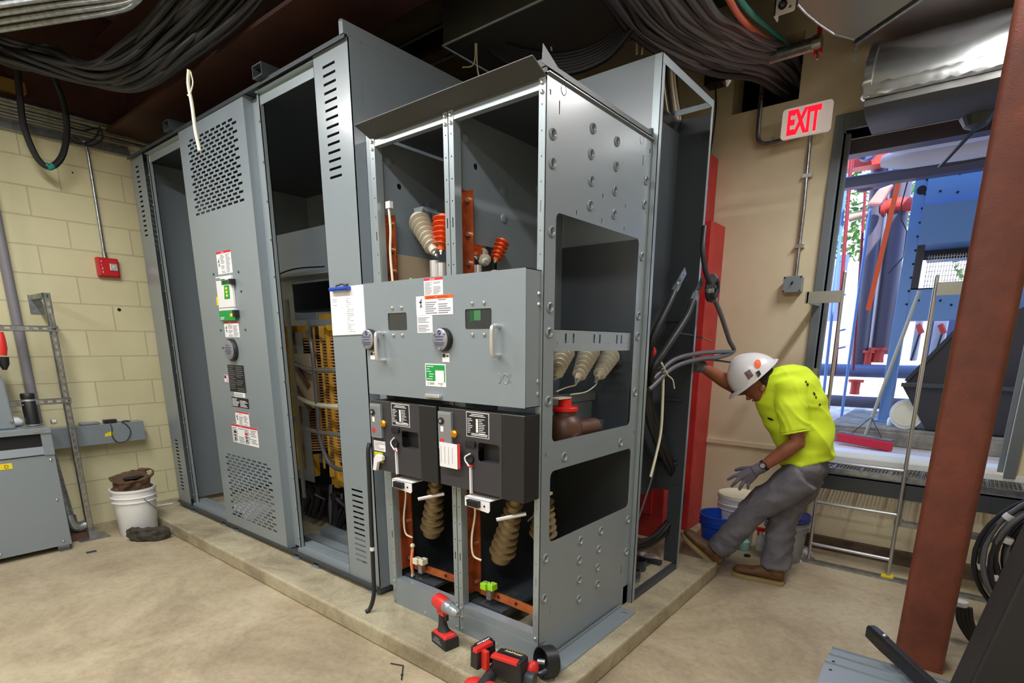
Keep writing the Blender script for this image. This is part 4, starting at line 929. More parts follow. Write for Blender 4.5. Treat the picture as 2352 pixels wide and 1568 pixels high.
# dark sheet metal duct in the middle
t = thing('sheet_metal_duct', 'dark boxy sheet metal duct hung above the middle of the switchgear', 'duct', (-.5, 1.05, 3.2))
MB().box(-1.30, .9, .755, 1.36, 3.2, 3.72).build('duct_body', 'ductdark', t)
MB().tube([(-1.30,.752,3.2),(.9,.752,3.2)], .007, 8).tube([(-1.303,.752,3.2),(-1.303,1.36,3.2)], .007, 8).build('edge_angle', 'graylight', t)
for x, y in ((-1.2,.78),(-1.2,1.3),(-.2,.78)): MB().tube([(x,y,3.7),(x,y,ZC)], .005, 6).build('hanger_rod', 'galv', t)
def string(px, y, r=.004, m='creampl', lab='white tie strap hanging above the switchgear', g='white hanging tie straps'):
    return cable([aY(y,u,v) for u, v in px], r, 'tie_strap', lab, 'tie', g, m, 5, 6)
string([(1090,82),(1092,120),(1086,150),(1062,155)], .85); string([(1094,84),(1096,150),(1100,175)], .85)
string([(1266,108),(1270,140)], 1.05, .005); string([(1462,68),(1462,125)], 1.25, .006); string([(1478,80),(1474,125)], 1.25, .005)
w = cable([aY(-.24,434,160), aY(-.24,433,195), aY(-.24,441,240), aY(-.24,449,300), aY(-.24,459,347)], .0095, 'white_strap', 'white frayed strap hanging in front of the vented grey panel', 'strap', m='creampl')
q = MB(); q.tube(spline([aY(-.24,438,165), aY(-.24,443,190), aY(-.24,437,215)],5), .004, 6); q.tube([aY(-.24,431,218), aY(-.24,438,222)], .004, 6); partof(q, 'loose_strand', 'creampl', w)

# upper left conduits
for i in range(4):
    z = 3.16+.012*i; d = i*19
    pts = [aZ(z,-60,78-d), aZ(z,0,68-d), aZ(z,150,44-d*.95), aZ(z,270,24-d*.8), aZ(z+.01,310+d*.6,5-d*.7), aZ(z+.05,340+d*.8,-30-d*.5)]
    cable(pts, .014, 'steel_conduit', 'grey steel conduit with a bend at the top left under the ceiling', 'conduit', 'conduits at the top left', 'galv')
# left wall run of channels and conduits
k = MB(); k.box(XL, XL+.05, -2.6, .10, 3.02, 3.06); k.box(XL, XL+.012, -2.6, .10, 3.06, 3.10); tag(k.build('wall_channel', 'galv', base=(XL,-1,3.04)), 'long grey metal channel along the top of the block wall', 'channel')
for i, z in enumerate((3.12, 3.165, 3.215)): tag(MB().tube([(XL+.04,-2.6,z),(XL+.04,.35,z)], .014, 10).build('wall_conduit', 'galv', base=(XL,-1,z), smooth='auto'), 'horizontal steel conduit along the top of the block wall', 'conduit', 'conduits along the block wall')
tag(MB().box(XL+.01, XL+.10, -2.2, -.52, 3.27, 3.34).build('wall_beam', mat('mustard_beam', S(124,96,40), .6), base=(XL,-1,3.3)), 'mustard yellow beam end at the upper left wall', 'beam')
cable([aX(-4.15,35,120), aX(-4.15,45,210), aX(-4.15,55,290), aX(-4.15,85,362), aX(-4.15,115,383), aX(-4.15,143,358), aX(-4.15,154,300), aX(-4.15,145,235), aX(-4.15,120,170)], .021, 'looped_cable', 'thick black cable hanging in a loop by the block wall', 'cable')
lp = [o for o in COL.objects if o.name == 'looped_cable'][0]
k = MB(); k.tube(spline([aX(-4.15,104,378), aX(-4.15,114,384), aX(-4.15,122,380)],4), .0222, 10); partof(k, 'teal_tape', 'teal', lp, smooth=True)
for pts in ([(155,290),(190,300),(225,295),(215,320),(180,330),(150,310)], [(170,315),(205,335),(235,318),(228,290)]):
    cable([aX(-4.25,u,v) for u, v in pts], .006, 'loose_wire', 'thin dark cord looping near the top of the fire alarm conduit', 'cord', 'thin cords at the top of the block wall')

# fire alarm box and conduit
t = thing('fire_alarm', 'small red fire alarm box on the yellow block wall', 'fire alarm', (XL, -.178, 2.13))
k = MB(); k.box(XL, XL+.05, -.252, -.102, 2.055, 2.205, 0); k.box(XL+.05, XL+.062, -.245, -.11, 2.062, 2.198, 0); k.build('back_box', 'fire', t, bevel=.006)
k = MB(); k.box(XL+.062, XL+.074, -.172, -.118, 2.105, 2.16); k.build('strobe_lens', 'chrome', t, bevel=.004)
k = MB(); k.ball((XL+.075,-.147,2.135),.009,8)
for i, c in enumerate('FIRE'): textmb(c, .022, (XL+.0628, -.228, 2.165-i*.027), (0,1,0), (0,0,1), .9, .0003, k, 0)
k.build('alarm_lettering', 'paper', t)
t = thing('alarm_conduit', 'steel conduit running down the block wall to the fire alarm', 'conduit', (XL, -.19, 2.2))
MB().tube([(XL+.025,-.185,2.205),(XL+.025,-.185,2.98),(XL+.03,-.19,3.03),(XL+.07,-.21,3.06)], .0115, 12).build('pipe', 'galv', t, smooth='auto')
MB().cyl((XL+.025,-.185,2.205),(XL+.025,-.185,2.245),.017,12).build('connector', 'galv', t, smooth='auto')
for y, z, r in ((-.135,1.80,.014),(-.30,2.82,.006)): tag(MB().cyl((XL-.001,y,z),(XL+.0015,y,z),r,12).build('wall_anchor_hole', 'hole', base=(XL,y,z)), 'dark round hole in the block wall below the fire alarm' if z < 2 else 'small dark hole in the block wall beside the conduit', 'hole')

# ================================================================== LEFT: LOW TRANSFORMER AND STRUT FRAME
t = thing('floor_transformer', 'low dark grey transformer cabinet at the left edge with yellow label', 'transformer', (-4.05, -1.5, 0))
yx = -.85
MB().box(-4.3, -3.8, -2.3, yx, .06, .93).build('housing', 'graydark' if False else 'gray', t, bevel=.004)
k = MB(); k.box(-3.80, -3.786, -2.3, yx-.002, .045, .735); k.build('front_cover', 'gray', t, bevel=.003)
MB().box(-3.80, -3.765, -2.3, yx, .895, .935).box(-3.80,-3.775,yx-.06,yx,.735,.9).build('top_trim', 'gray', t, bevel=.003)
MB().box(-3.799, -3.797, -2.3, yx-.06, .74, .893).build('vent_recess', 'hole', t)
MB().hexa([(-3.797,-2.3,.745),(-3.797,yx-.06,.745),(-3.775,yx-.06,.745),(-3.775,-2.3,.745)],[(-3.797,-2.3,.80),(-3.797,yx-.06,.80),(-3.792,yx-.06,.80),(-3.792,-2.3,.80)]).build('vent_deflector', 'gray', t)
for y, z in ((-.88,.70),(-.89,.40),(-.90,.08),(-1.25,.08)): MB().ball((-3.784,y,z),.010,8).build('cover_screw', 'bolt', t)
MB().box(-3.84,-3.78,-.93,-.86,0,.008).box(-3.84,-3.835,-.93,-.86,0,.06).build('foot', 'galv', t); MB().box(-4.28,-3.82,-2.25,-2.2,0,.06).build('foot', 'graydark', t); MB().box(-4.28,-3.9,-.95,-.9,0,.06).build('foot', 'graydark', t)
k = MB(); k.box(-3.786,-3.784,-1.32,-1.092,.735-.065,.735-.025,0); textmb('D', .036, (-3.7838,-1.135,.676), (0,1,0), (0,0,1), .9, .0004, k, 1); k.build('yellow_label', ['yellow', 'ink'], t)
k = MB(); k.box(-3.765,-3.763,-.95,-.89,.905,.925); k.build('white_tag', 'fitmetal', t)
t = thing('safety_switch', 'grey rounded switch box standing on the low transformer', 'switch box', (-4.0, -1.3, .93))
ya = aX(-3.9,36,975).y
MB().prism([(-1.7,.93),(ya,.93),(ya-.01,1.25),(ya-.05,1.40),(-1.7,1.42)], FX, -4.15, -3.9).build('switch_body', 'gray', t, bevel=.012)
MB().cyl((-3.9,ya-.02,.99),(-3.885,ya-.02,.99),.010,10).build('cover_screw', 'bolt', t)
k = MB(); a = aX(-3.95,0,775); k.lathe([(.03,0),(.035,.05),(.03,.11),(.02,.16)], (a.x, a.y-.012, a.z-.12), (0,.1,1), 12, 0); k.lathe([(.012,0),(.03,.04),(.032,.09)], (a.x, a.y-.01, a.z-.22), (0,.05,1), 12, 1); k.build('red_handle', ['toolred', 'blackplastic'], t, smooth='auto')
t = thing('thermos_flask', 'black thermos bottle with steel band on the low transformer', 'bottle', (-4.0, -.9, .93))
cy = -.90
MB().lathe([(.038,0),(.043,.006),(.043,.175),(.040,.18)], (-4.0,cy,.935), (0,0,1), 22).build('body', 'blackplastic', t, smooth='auto')
MB().lathe([(.041,0),(.044,.002),(.044,.008),(.041,.01)], (-4.0,cy,.934), (0,0,1), 22).lathe([(.0435,.178),(.0435,.19)], (-4.0,cy,.935), (0,0,1), 22).build('steel_band', 'chrome', t, smooth='auto')
MB().lathe([(.041,.19),(.042,.195),(.042,.225),(.038,.232)], (-4.0,cy,.935), (0,0,1), 22).build('cap', 'blackplastic', t, smooth='auto')
k = MB(); k.lathe([(.012,0),(.02,.004),(.02,.03),(.012,.035)], (-3.99,-.80,.95), (0,1,0), 12); tag(k.build('round_fitting', 'chrome', smooth='auto', base=(-3.99,-.8,.94)), 'small round steel fitting beside the black thermos', 'fitting')
k = MB(); random.seed(4)
k.ball((-4.05,-.99,.965), .05, 14, 0, (1.2,1,.7)); o = k.build('plastic_bag', 'whitepl', base=(-4.05,-.99,.93), smooth=True)
for v in o.data.vertices: v.co += Vector(noise.noise_vector(v.co*40))*.012
tag(o, 'crumpled clear white plastic bag beside the thermos', 'bag')
# wireway gutter with oddments
t = thing('wireway_gutter', 'grey square wiring trough fixed along the block wall', 'wireway', (-4.31, -.45, .78))
MB().box(XL, -4.25, -.87, -.125, .70, .865).build('trough', 'gray', t, bevel=.003)
k = MB(); k.prism([(-.42,.760),(-.36,.764),(-.355,.79),(-.37,.80),(-.415,.785)], FX, -4.25, -4.2485); k.build('yellow_sticker', 'yellow', t)
k = MB(); k.box(-4.33,-4.27,-.40,-.31,.866,.895); k = tag(k.build('power_adapter', 'blackplastic', base=(-4.3,-.35,.866), bevel=.004), 'black power adapter lying on the wiring trough', 'adapter')
partof(MB().tube(spline([(-4.27,-.33,.88),(-4.24,-.27,.86),(-4.236,-.235,.79),(-4.236,-.27,.715),(-4.236,-.33,.70),(-4.236,-.37,.75),(-4.236,-.365,.83),(-4.26,-.37,.88)],6), .0035, 6), 'cord', 'blackcable', k)
k = MB(); k.lathe([(.03,0),(.032,.004),(.012,.01)], (-4.30,-.24,.866), (0,0,1), 12, sx=1.4); tag(k.build('grey_cloth', 'greyfab', base=(-4.3,-.24,.866)), 'dark crumpled cloth on the end of the wiring trough', 'cloth')
k = MB(); k.box(-4.35,-4.27,-.56,-.43,.866,.885); tag(k.build('clear_packet', 'fitmetal', base=(-4.3,-.5,.866), bevel=.005), 'flat translucent packet on the wiring trough', 'packet')
# flexible conduit
t = thing('flexible_conduit', 'ribbed flexible metal conduit running down from the wiring trough', 'conduit', (-4.2,-.80,.3))
pts = spline([(-4.20,-.80,.70),(-4.17,-.795,.55),(-4.12,-.79,.35),(-4.08,-.785,.18)],10); k = MB()
rr = [.034+(.003 if i % 2 else -.002) for i in range(len(pts)*3)]
pp = spline([(-4.20,-.80,.70),(-4.17,-.795,.55),(-4.12,-.79,.35),(-4.08,-.785,.18)],30); k.tube(pp, [.032+(.004 if i % 2 else 0) for i in range(len(pp))], 14); k.build('ribbed_hose', 'galv', t, smooth='auto')
MB().tube(spline([(-4.08,-.785,.19),(-4.06,-.78,.12),(-4.06,-.74,.09),(-4.06,-.69,.09)],5), .045, 14).build('elbow', 'galv', t, smooth='auto')
MB().box(-4.12,-3.98,-.86,-.70,.0,.05).build('conduit_stub_base', 'rubberbrown', t)
# strut frame
t = thing('strut_frame', 'galvanized slotted strut post and rails standing by the block wall', 'strut frame', (-4.0,-.68,0))
def strutbar(p0, p1, face):
    """slotted C channel; face = outward direction of the slotted side"""
    p0, p1 = Vector(p0), Vector(p1); d = (p1-p0); L = d.length; d.normalize(); n = Vector(face); s = d.cross(n); n_ = int(L/.05)
    mp = lambda u, v, w: tuple(p0+d*v+s*u+n*w); rows = []
    for i in range(n_): z = (i+.5)*L/n_; rows.append((z-.014, z+.014, [(-.0075,.0075)]))
    k = MB(); k.slotted(-.02,.02,0,L,rows,mp,-.002,0); 
    for u in (-.02,.018): k.hexa([mp(u,0,-.04),mp(u+.002,0,-.04),mp(u+.002,0,0),mp(u,0,0)],[mp(u,L,-.04),mp(u+.002,L,-.04),mp(u+.002,L,0),mp(u,L,0)])
    return k
strutbar((-4.0,-.68,.0),(-4.0,-.68,1.88),(1,0,0)).build('post', 'galv', t)
strutbar((-3.975,-2.2,1.625),(-3.975,-.655,1.625),(1,0,0)).build('rail', 'galv', t)
strutbar((-3.975,-2.2,1.10),(-3.975,-.655,1.10),(1,0,0)).build('rail', 'galv', t)
MB().box(XL,-4.02,-.70,-.66,1.845,1.88).box(XL,XL+.006,-.72,-.64,1.74,1.88).build('wall_bracket', 'galv', t)
MB().box(-4.08,-3.90,-.78,-.58,0,.008).box(-4.0,-3.94,-.71,-.65,.008,.07).build('base_plate', 'galv', t)
a0, a1 = aX(-4.22,-8,480), aX(-4.22,70,915); ym = (a0.y+a1.y)/2
tag(MB().tube([(-4.22,ym,.93),(-4.22,ym,ZC)], .033, 16).build('grey_riser_pipe', mat('pvc_grey', S(124,122,130), .5), smooth='auto', base=(-4.22,ym,.93)), 'thick grey vertical pipe rising behind the black thermos', 'pipe')

# white bucket with tool pouches
def bucket(name, label, x, y, r0, r1, h, m, bail=True, group=None, z=0):
    t = thing(name, label, 'bucket', (x,y,z), group)
    pr = [(r0*.98,0),(r0,.004),(r0+(r1-r0)*.72,h*.72),(r1*1.03,h*.73),(r1*1.03,h*.745),(r1*.99,h*.75),(r1*.995,h*.82),(r1*1.05,h*.825),(r1*1.05,h*.84),(r1,h*.85),(r1,h*.95),(r1*1.05,h*.955),(r1*1.05,h),(r1*.97,h),(r1*.95,h*.9),(r0*.94,.01),(.001,.01)]
    MB().lathe(pr, (x,y,z), (0,0,1), 36, caps=False).lathe([(r0*.98,0),(.001,0)],(x,y,z),(0,0,1),36,caps=False).build('pail', m, t, smooth='auto')
    if bail:
        pts = [(x+r1*1.05*math.cos(a), y+r1*1.05*math.sin(a)*.25+r1*.9, z+h*.8-abs(math.sin(a))*r1*.8) for a in [PI*i/12 for i in range(13)]]
        MB().tube([(x+r1*1.04*math.cos(a), y+.02+r1*1.06*math.sin(a)*.7, z+h*.8-math.sin(a)*r1*.9) for a in [PI*i/14 for i in range(15)]], .003, 6).build('handle', 'galv', t, smooth='auto')
    return t
BK = aZ(0,322,1224); BX, BY = BK.x, BK.y
bucket('white_bucket', 'white plastic bucket with brown tool pouch inside beside the block wall', BX, BY, .128, .152, .395, 'whitepl')
def bo(x, y, z): return (x+3.56+BX, y+.45+BY, z+.03)
k = MB(); k.hexa([bo(*p) for p in ((-3.63,-.55,.30),(-3.50,-.55,.30),(-3.48,-.36,.33),(-3.60,-.36,.33))],[bo(*p) for p in ((-3.66,-.56,.455),(-3.48,-.56,.42),(-3.44,-.34,.44),(-3.62,-.33,.48))])
k.ball(bo(-3.55,-.52,.36),.06,14,0,(1,1.1,.8)); k.ball(bo(-3.52,-.40,.36),.06,14,0,(1,1.1,.8)); k.tube(spline([bo(*p) for p in ((-3.62,-.57,.455),(-3.50,-.57,.43),(-3.46,-.45,.43),(-3.46,-.33,.46),(-3.55,-.31,.49),(-3.64,-.42,.475),(-3.62,-.57,.455))],6), .012, 8)
k = fuse(k, 'brown_tool_pouch', 'brownfab', voxel=.006, it=5, disp=(.012,(22,22,22)), rootloc=(BX,BY,.3)); tag(k, 'brown canvas tool pouch in the top of the white bucket', 'pouch')
partof(MB().ball(bo(-3.50,-.45,.452),.045,12,0,(.9,1.7,.25)), 'pouch_opening', 'hole', k, smooth=True)
k = MB(); pp = [aZ(.0,u,v) for u, v in ((304,1240),(330,1243),(360,1241),(383,1236))]
for a, b in zip(pp, pp[1:]): k.bar(Vector((a.x,a.y,.055)), Vector((b.x,b.y,.055)), .05, .10)
for a in pp: k.ball((a.x,a.y,.052), .04, 10, 0, (.9,.9,1.25))
k = fuse(k, 'grey_tool_pouch', 'greyfab', voxel=.007, it=4, disp=(.014,(25,25,30)), rootloc=(pp[1].x,pp[1].y,.0)); tag(k, 'dark grey canvas pouch slumped on the floor in front of the white bucket', 'pouch')
k = MB(); a = aZ(.105,372,1160); k.bar(a+Vector((-.0,-.05,.005)), a+Vector((.02,.08,.005)), .02, .01); tag(k.build('white_offcut', 'whitepl', base=tuple(a)), 'white plastic offcut on the end of the pad by the bucket', 'offcut')
a = aZ(.0,210,1268); tag(MB().box(a.x-.012,a.x+.012,a.y-.03,a.y+.03,0,.008).build('metal_scrap', 'graydark', base=tuple(a)), 'small dark metal scrap on the floor by the strut base', 'scrap')
k = MB(); pt = [aZ(.004,897,1523), aZ(.004,926,1528), aZ(.006,922,1560)]; k.tube(pt, .003, 6); k.tube([aZ(.004,920,1550), aZ(.006,926,1548)], .003, 6); tag(k.build('bent_wire', 'blackcable', base=tuple(pt[0])), 'short bent black wire lying on the floor', 'wire')

# ================================================================== CABLES IN AND BESIDE THE REAR CABINET
def rc(px, r, name, label, cat='cable', group=None, m='blackcable', x=0.0, xs=None):
    return cable([aX((xs[i] if xs else x), u, v) for i, (u, v) in enumerate(px)], r, name, label, cat, group, m, 8, 10)
for (px, lg, lab) in (([(1548,670),(1535,700),(1500,775),(1490,830),(1485,900),(1492,960),(1520,1020),(1550,1090),(1560,1140),(1540,1200),(1495,1240),(1455,1253)], (1572,625), 'black lugged cable end standing up in the cable cabinet, left of two'),
                      ([(1592,690),(1575,730),(1530,800),(1500,850),(1492,900),(1500,960),(1530,1030),(1560,1100),(1566,1150),(1545,1205),(1500,1245),(1455,1262)], (1612,645), 'black lugged cable end standing up in the cable cabinet, right of two')):
    xs = [.0,.0,-.02,-.05,-.08,-.08,-.07,-.05,-.04,-.05,-.08,-.12]
    x_ = .0 if lg[0] < 1600 else .075
    if x_: xs = [.075,.07,.045,.01]+xs[4:]
    o = rc(px, .019, 'lugged_cable', lab, xs=xs)
    a = aX(x_,*px[0]); b = aX(x_,*lg); k = MB(); k.bar(a, a+(b-a)*.4, .026, .026, (1,0,0)); k.bar(a+(b-a)*.35, b, .008, .040, (0,1,0)) if False else None
    d = (b-a).normalized(); s = Vector((1,0,0)).cross(d).normalized(); mp = lambda u, v, w: tuple(a+d*v+s*u+Vector((w,0,0)))
    L = (b-a).length; k.holed([(-.022,L*.3),(.022,L*.3),(.022,L*1.08),(-.022,L*1.08)], [circ(0,L*.55,.006,10), circ(0,L*.85,.006,10)], mp, -.003, .003)
    partof(k, 'cable_lug', 'galv', o)
for i in range(4):
    rc([(1488+i*3,850+i*12),(1482+i*4,930),(1500+i*5,1000),(1535+i*4,1075),(1556,1120+i*8),(1545,1180),(1505-i*5,1228+i*3),(1455,1250-i*5)], .012, 'black_cable', 'black cable in the bundle curving down the cable cabinet', 'cable', 'bundle of black cables in the cable cabinet', x=-.06-.012*i)
rc([(1500,870),(1545,828),(1600,812),(1650,808),(1680,808)], .013, 'black_cable', 'dark cable bending out of the cable cabinet behind the hard hat, upper', m='cablegray', xs=[-.03,.0,.06,.1,.12])
rc([(1490,895),(1545,845),(1600,826),(1650,820),(1685,806),(1675,780),(1655,720),(1638,680)], .014, 'black_cable', 'grey cable rising from behind the hard hat to the taped coil', m='cablegray', xs=[-.03,.0,.06,.1,.12,.12,.12,.12])
rc([(1500,850),(1560,828),(1620,825),(1680,832)], .006, 'slim_cable', 'thin black cable beside the cables behind the hard hat', xs=[-.02,.0,.06,.12])
rc([(1618,520),(1614,570),(1620,620),(1630,650)], .014, 'black_cable', 'black cable hanging down in front of the red cabinet to the taped coil', xs=[.06,.08,.1,.12])
k = MB(); cc_ = aX(.12,1637,662); 
for i in range(3): k.tube([cc_+Vector((0.012*(i-1), math.cos(j*2*PI/14)*(.052-.006*i), math.sin(j*2*PI/14)*(.062-.006*i))) for j in range(15)], .015, 8, 0)
for a in (.3, 1.7, 3.4, 5.0): k.lathe([(.024,-.012),(.026,0),(.024,.012)], cc_+Vector((0,math.cos(a)*.047,math.sin(a)*.056)), (0,-math.sin(a),math.cos(a)), 10, 1)
tag(k.build('taped_cable_coil', ['blackcable', 'galv'], base=tuple(cc_), smooth='auto'), 'small coil of dark cable bound with silver tape by the red cabinet', 'cable coil')
rc([(1555,765),(1590,770),(1612,775)], .007, 'bare_copper_cable', 'black cable with bare copper end poking out of the cable cabinet', x=.02)
o = [q for q in COL.objects if q.name == 'bare_copper_cable'][0]; partof(MB().tube([aX(.02,1610,775), aX(.02,1634,783)], .006, 8), 'copper_end', 'copper', o)
rc([(1518,832),(1523,850),(1522,920),(1518,990),(1508,1040),(1494,1095)], .008, 'hanging_strap', 'white cord hanging in the cable cabinet', m='creampl', x=-.02)
rc([(1522,838),(1533,860),(1545,872),(1549,892)], .004, 'hanging_strap', 'short white tie curling out in the cable cabinet', m='creampl', x=.0)
rc([(1500,1010),(1509,1035),(1500,1085),(1490,1120),(1470,1180),(1460,1210)], .006, 'black_cable', 'thin black cable with a pale sheen low in the cable cabinet', m='cablegray', x=-.1)
for u, v, r in ((1492,808,.035),(1482,882,.02),(1483,845,.014)):
    c = aX(-.12,u,v); tag(MB().lathe([(r*.6,-r),(r,-r*.5),(r,r*.5),(r*.5,r*.9)], c, (.7,-.7,.1), 14).build('red_indicator_cap', 'redcap', base=tuple(c), smooth='auto'), {1492:'large round red cap among the cables in the cable cabinet', 1482:'lower small red cap among the cables in the cable cabinet', 1483:'middle small red cap among the cables in the cable cabinet'}[u], 'cap')
for i, (u, v) in enumerate(((1522,180),(1530,178),(1540,176),(1546,176),(1552,182),(1536,177))):
    cable([aX(-.3,u,v-60), aX(-.25,u+2,v), aX(-.22,u+8,v+50), aX(-.2,u+16,v+100)], (.004,.006,.008,.009,.005,.004)[i], 'hanging_wire', 'pale wire hanging down inside the open top of the cable cabinet', 'wire', 'wires in the top of the cable cabinet', ('creampl','blackcable','creampl','tanboard','blackcable','duct')[i], 5, 6)
# conduit stubs, clear bag on the pad inside the rear cabinet
for u, v, r in ((1465,1300,.055),(1455,1325,.045)):
    c = aZ(PADZ+.02,u,v); k = MB(); k.lathe([(r,0),(r,.07),(r*.9,.07),(r*.88,.005)], (c.x,c.y,PADZ), (0,0,1), 22, caps=False); k.lathe([(r*.88,.01),(.001,.01)], (c.x,c.y,PADZ), (0,0,1), 22, 1, caps=False)
    tag(k.build('conduit_stub', ['graydark' if r > .05 else 'galv', 'hole'], base=(c.x,c.y,PADZ), smooth='auto'), 'wide dark conduit stub in the floor of the cable cabinet' if r > .05 else 'steel conduit stub beside the wide dark one in the cable cabinet', 'conduit stub')
c = aZ(PADZ+.02,1490,1278); k = MB(); k.ball((c.x,c.y,PADZ+.02), .07, 18, 0, (1.1,.8,.35)); o = k.build('clear_plastic_bag', mat('clear_plastic', S(214,206,206), .15, 0, spec=.9), base=(c.x,c.y,PADZ), smooth=True)
for v in o.data.vertices: v.co += Vector(noise.noise_vector(v.co*45))*.014; v.co.z = max(v.co.z, .001)
tag(o, 'crumpled clear plastic bag on the pad inside the cable cabinet', 'bag')
# ================================================================== RED CABINET, EXIT SIGN, SWITCH, DUCTS
t = thing('red_cabinet', 'tall red enamelled cabinet against the wall behind the cable cabinet', 'cabinet', (-.65, 2.5, 0))
k = MB(); k.box(-1.1, -.405, 2.20, YB-.3, 0, 2.45); k.box(-1.1, -.33, YB-.3, YB, 0, 2.45); k.build('body', 'redcab', t, bevel=.006)
MB().box(-1.1, -.43, 2.50, YB, 2.45, 2.95).build('upper_box', 'redcab', t, bevel=.006)
k = MB(); a, b = (aX(-.404,1598,762), aX(-.404,1626,800)); y0, y1, z0, z1 = 2.33, 2.56, b.z-.16, a.z+.01
yy0, yy1 = a.y, b.y
z0, z1 = aX(-.404,1612,805).z-.06, aX(-.404,1612,763).z
k.holed([(yy0,z0),(yy1,z0),(yy1,z1),(yy0,z1)], [], FX, -.405, -.403, 0); zc = z1-.07; yc = (yy0+yy1)/2; hw = (yy1-yy0)*.42
k.lathe([(hw,0),(hw,.001)], (-.403,yc,zc), (1,0,0), 24, 1, sy=1.); k.lathe([(hw*.82,.001),(hw*.82,.002)], (-.403,yc,zc), (1,0,0), 24, 0); textmb('DANGER', hw*.42, (-.4005,yc-hw*.78,zc-hw*.15), (0,1,0), (0,0,1), .85, .0004, k, 1); k.box(-.403,-.4015,yy0+.02,yy1-.02,z0+.02,z0+.035,2); k.box(-.403,-.4015,yy0+.02,yy1-.05,z0+.045,z0+.055,2)
k.build('danger_sign', ['paper', 'red', 'ink'], t)
k = MB(); a = aX(-.404,1628,705); k.box(-.405,-.401,a.y-.04,a.y+.05,a.z-.05,a.z-.03); k.box(-.405,-.399,a.y-.06,a.y-.03,a.z-.04,a.z+.05); k.build('torn_sticker', 'paper', t)
MB().box(-.98,-.50,2.18,2.2,.2,2.4).build('front_leaf', 'redcab', t, bevel=.004)

t = thing('exit_sign', 'white exit sign with glowing red letters beside the doorway', 'sign', (.21, 2.75, 3.05))
ps = [(.055,2.955),(.365,2.955),(.355,3.145),(.050,3.145)]
MB().prism(rrect(.052,.368,2.952,3.142,.022,5), FY, 2.71, 2.735).build('face', 'exitface', t, bevel=.003)
MB().box(.15,.27,2.735,YB,2.99,3.11).build('canopy', 'whitepl', t)
k = MB(); textmb('EXIT', .205, (.088, 2.7095, 2.978), (1,0,0), (0,0,1), .50, .0012, k, 0, bold=.045); k.build('lettering', 'exitred', t)
MB().ball((.095,2.72,2.948),.006,8).build('indicator_led', 'exitred', t)
def px_conduit(pts, r, label): return cable(pts, r, 'conduit', label, 'conduit', None, 'galv', 6, 12)
px_conduit([(-.14,2.82,3.42),(-.14,2.82,3.25),(-.14,2.82,3.10),(-.13,2.82,3.02),(-.09,2.82,2.985),(-.02,2.82,2.98),(.15,2.82,2.99)], .017, 'curved steel conduit coming down and bending in behind the exit sign')
t = thing('switch_conduit', 'straight steel conduit dropping from the exit sign to the grey switch', 'conduit', (.235,2.83,2.5))
MB().tube([(.222,2.825,2.98),(.235,2.825,2.5),(.235,2.825,2.03)], .0125, 12).build('pipe', 'galv', t, smooth='auto')
for z in (2.25, 2.72): MB().box(.205,.265,2.81,YB,z-.012,z+.012).build('pipe_clip', 'bolt', t)
t = thing('wall_switch', 'grey surface switch box on the tan wall below the exit sign', 'switch', (.228,2.8,1.98))
MB().box(.168,.288,2.78,YB,1.93,2.035).build('box', 'galv', t, bevel=.006); MB().box(.163,.293,2.772,2.78,1.925,2.04).build('cover_plate', 'gray', t, bevel=.003)
MB().bar((.222,2.772,1.985),(.235,2.75,1.998),.010,.012).build('toggle', 'ink', t)
k = MB()
for x, z in ((.173,1.935),(.283,1.935),(.173,2.03),(.283,2.03)): k.cyl((x,2.772,z),(x,2.769,z),.006,8)
k.build('cover_screw', 'ink', t)

# big rectangular duct, foil covered duct, smaller trims at the top right
t = thing('ceiling_duct', 'large grey sheet metal duct end overhead near the top right', 'duct', (.5, 2.0, 3.4))
e = [aZ(3.26,1832,10), aZ(3.26,1850,30), aZ(3.26,1880,55), aZ(3.26,1915,78), aZ(3.26,1962,92), aZ(3.26,2105,-5), aZ(3.26,2200,-90), aZ(3.26,1850,-120)]
k = MB(); k.prism([(p.x,p.y) for p in e], FZ, 3.26, 3.6); k.build('duct_body', 'duct', t)
k = MB(); a, b = aZ(3.26,1960,100), aZ(3.26,2115,-5); k.bar(a+Vector((.01,0,.02)), b+Vector((.01,0,.02)), .02, .06); k.tube([e[i]+Vector((0,-.004,.0)) for i in range(5)], .006, 6); k.build('flange', 'galv', t)
k = MB(); a = aZ(3.24,1968,108)
for i in range(9): k.box(a.x-.012+.012*(i % 2), a.x-.004+.012*(i % 2), a.y-.004, a.y+.004, 3.17+i*.011, 3.179+i*.011)
k.box(a.x-.014,a.x-.008,a.y,a.y+.03,3.165,3.27); k.build('perforated_hanger', 'galv', t)
t = thing('steel_bracket', 'white perforated bracket plate at the top edge beside the big duct', 'bracket', aY(1.6,1803,10))
a = aY(1.6,1803,10); k = MB(); k.holed(rrect(a.x-.05,a.x+.05,a.z-.04,a.z+.09,.01), [circ(a.x-.01,a.z,.02,14), circ(a.x+.025,a.z+.02,.008), circ(a.x+.025,a.z-.015,.008), circ(a.x-.01,a.z+.06,.008)], FY, 1.6, 1.606); k.box(a.x-.05,a.x-.044,1.6,1.66,a.z-.04,a.z+.09); k.build('plate', 'paper', t)
MB().lathe([(.021,0),(.021,.02),(.013,.02),(.012,0)], (a.x-.01,1.612,a.z), (0,-1,0), 16, caps=False).build('rubber_ring', 'ink', t)
t = thing('lilac_grey_duct', 'smooth pale grey duct casing overhead beside the rust column', 'duct', (1.0,2.4,3.5))
k = MB(); pts = [aZ(3.42,1968,95), aZ(3.42,2110,0), aZ(3.42,2200,-60), aZ(3.42,2420,-60), aZ(3.42,2420,75), aZ(3.42,2330,66), aZ(3.42,2020,97)]
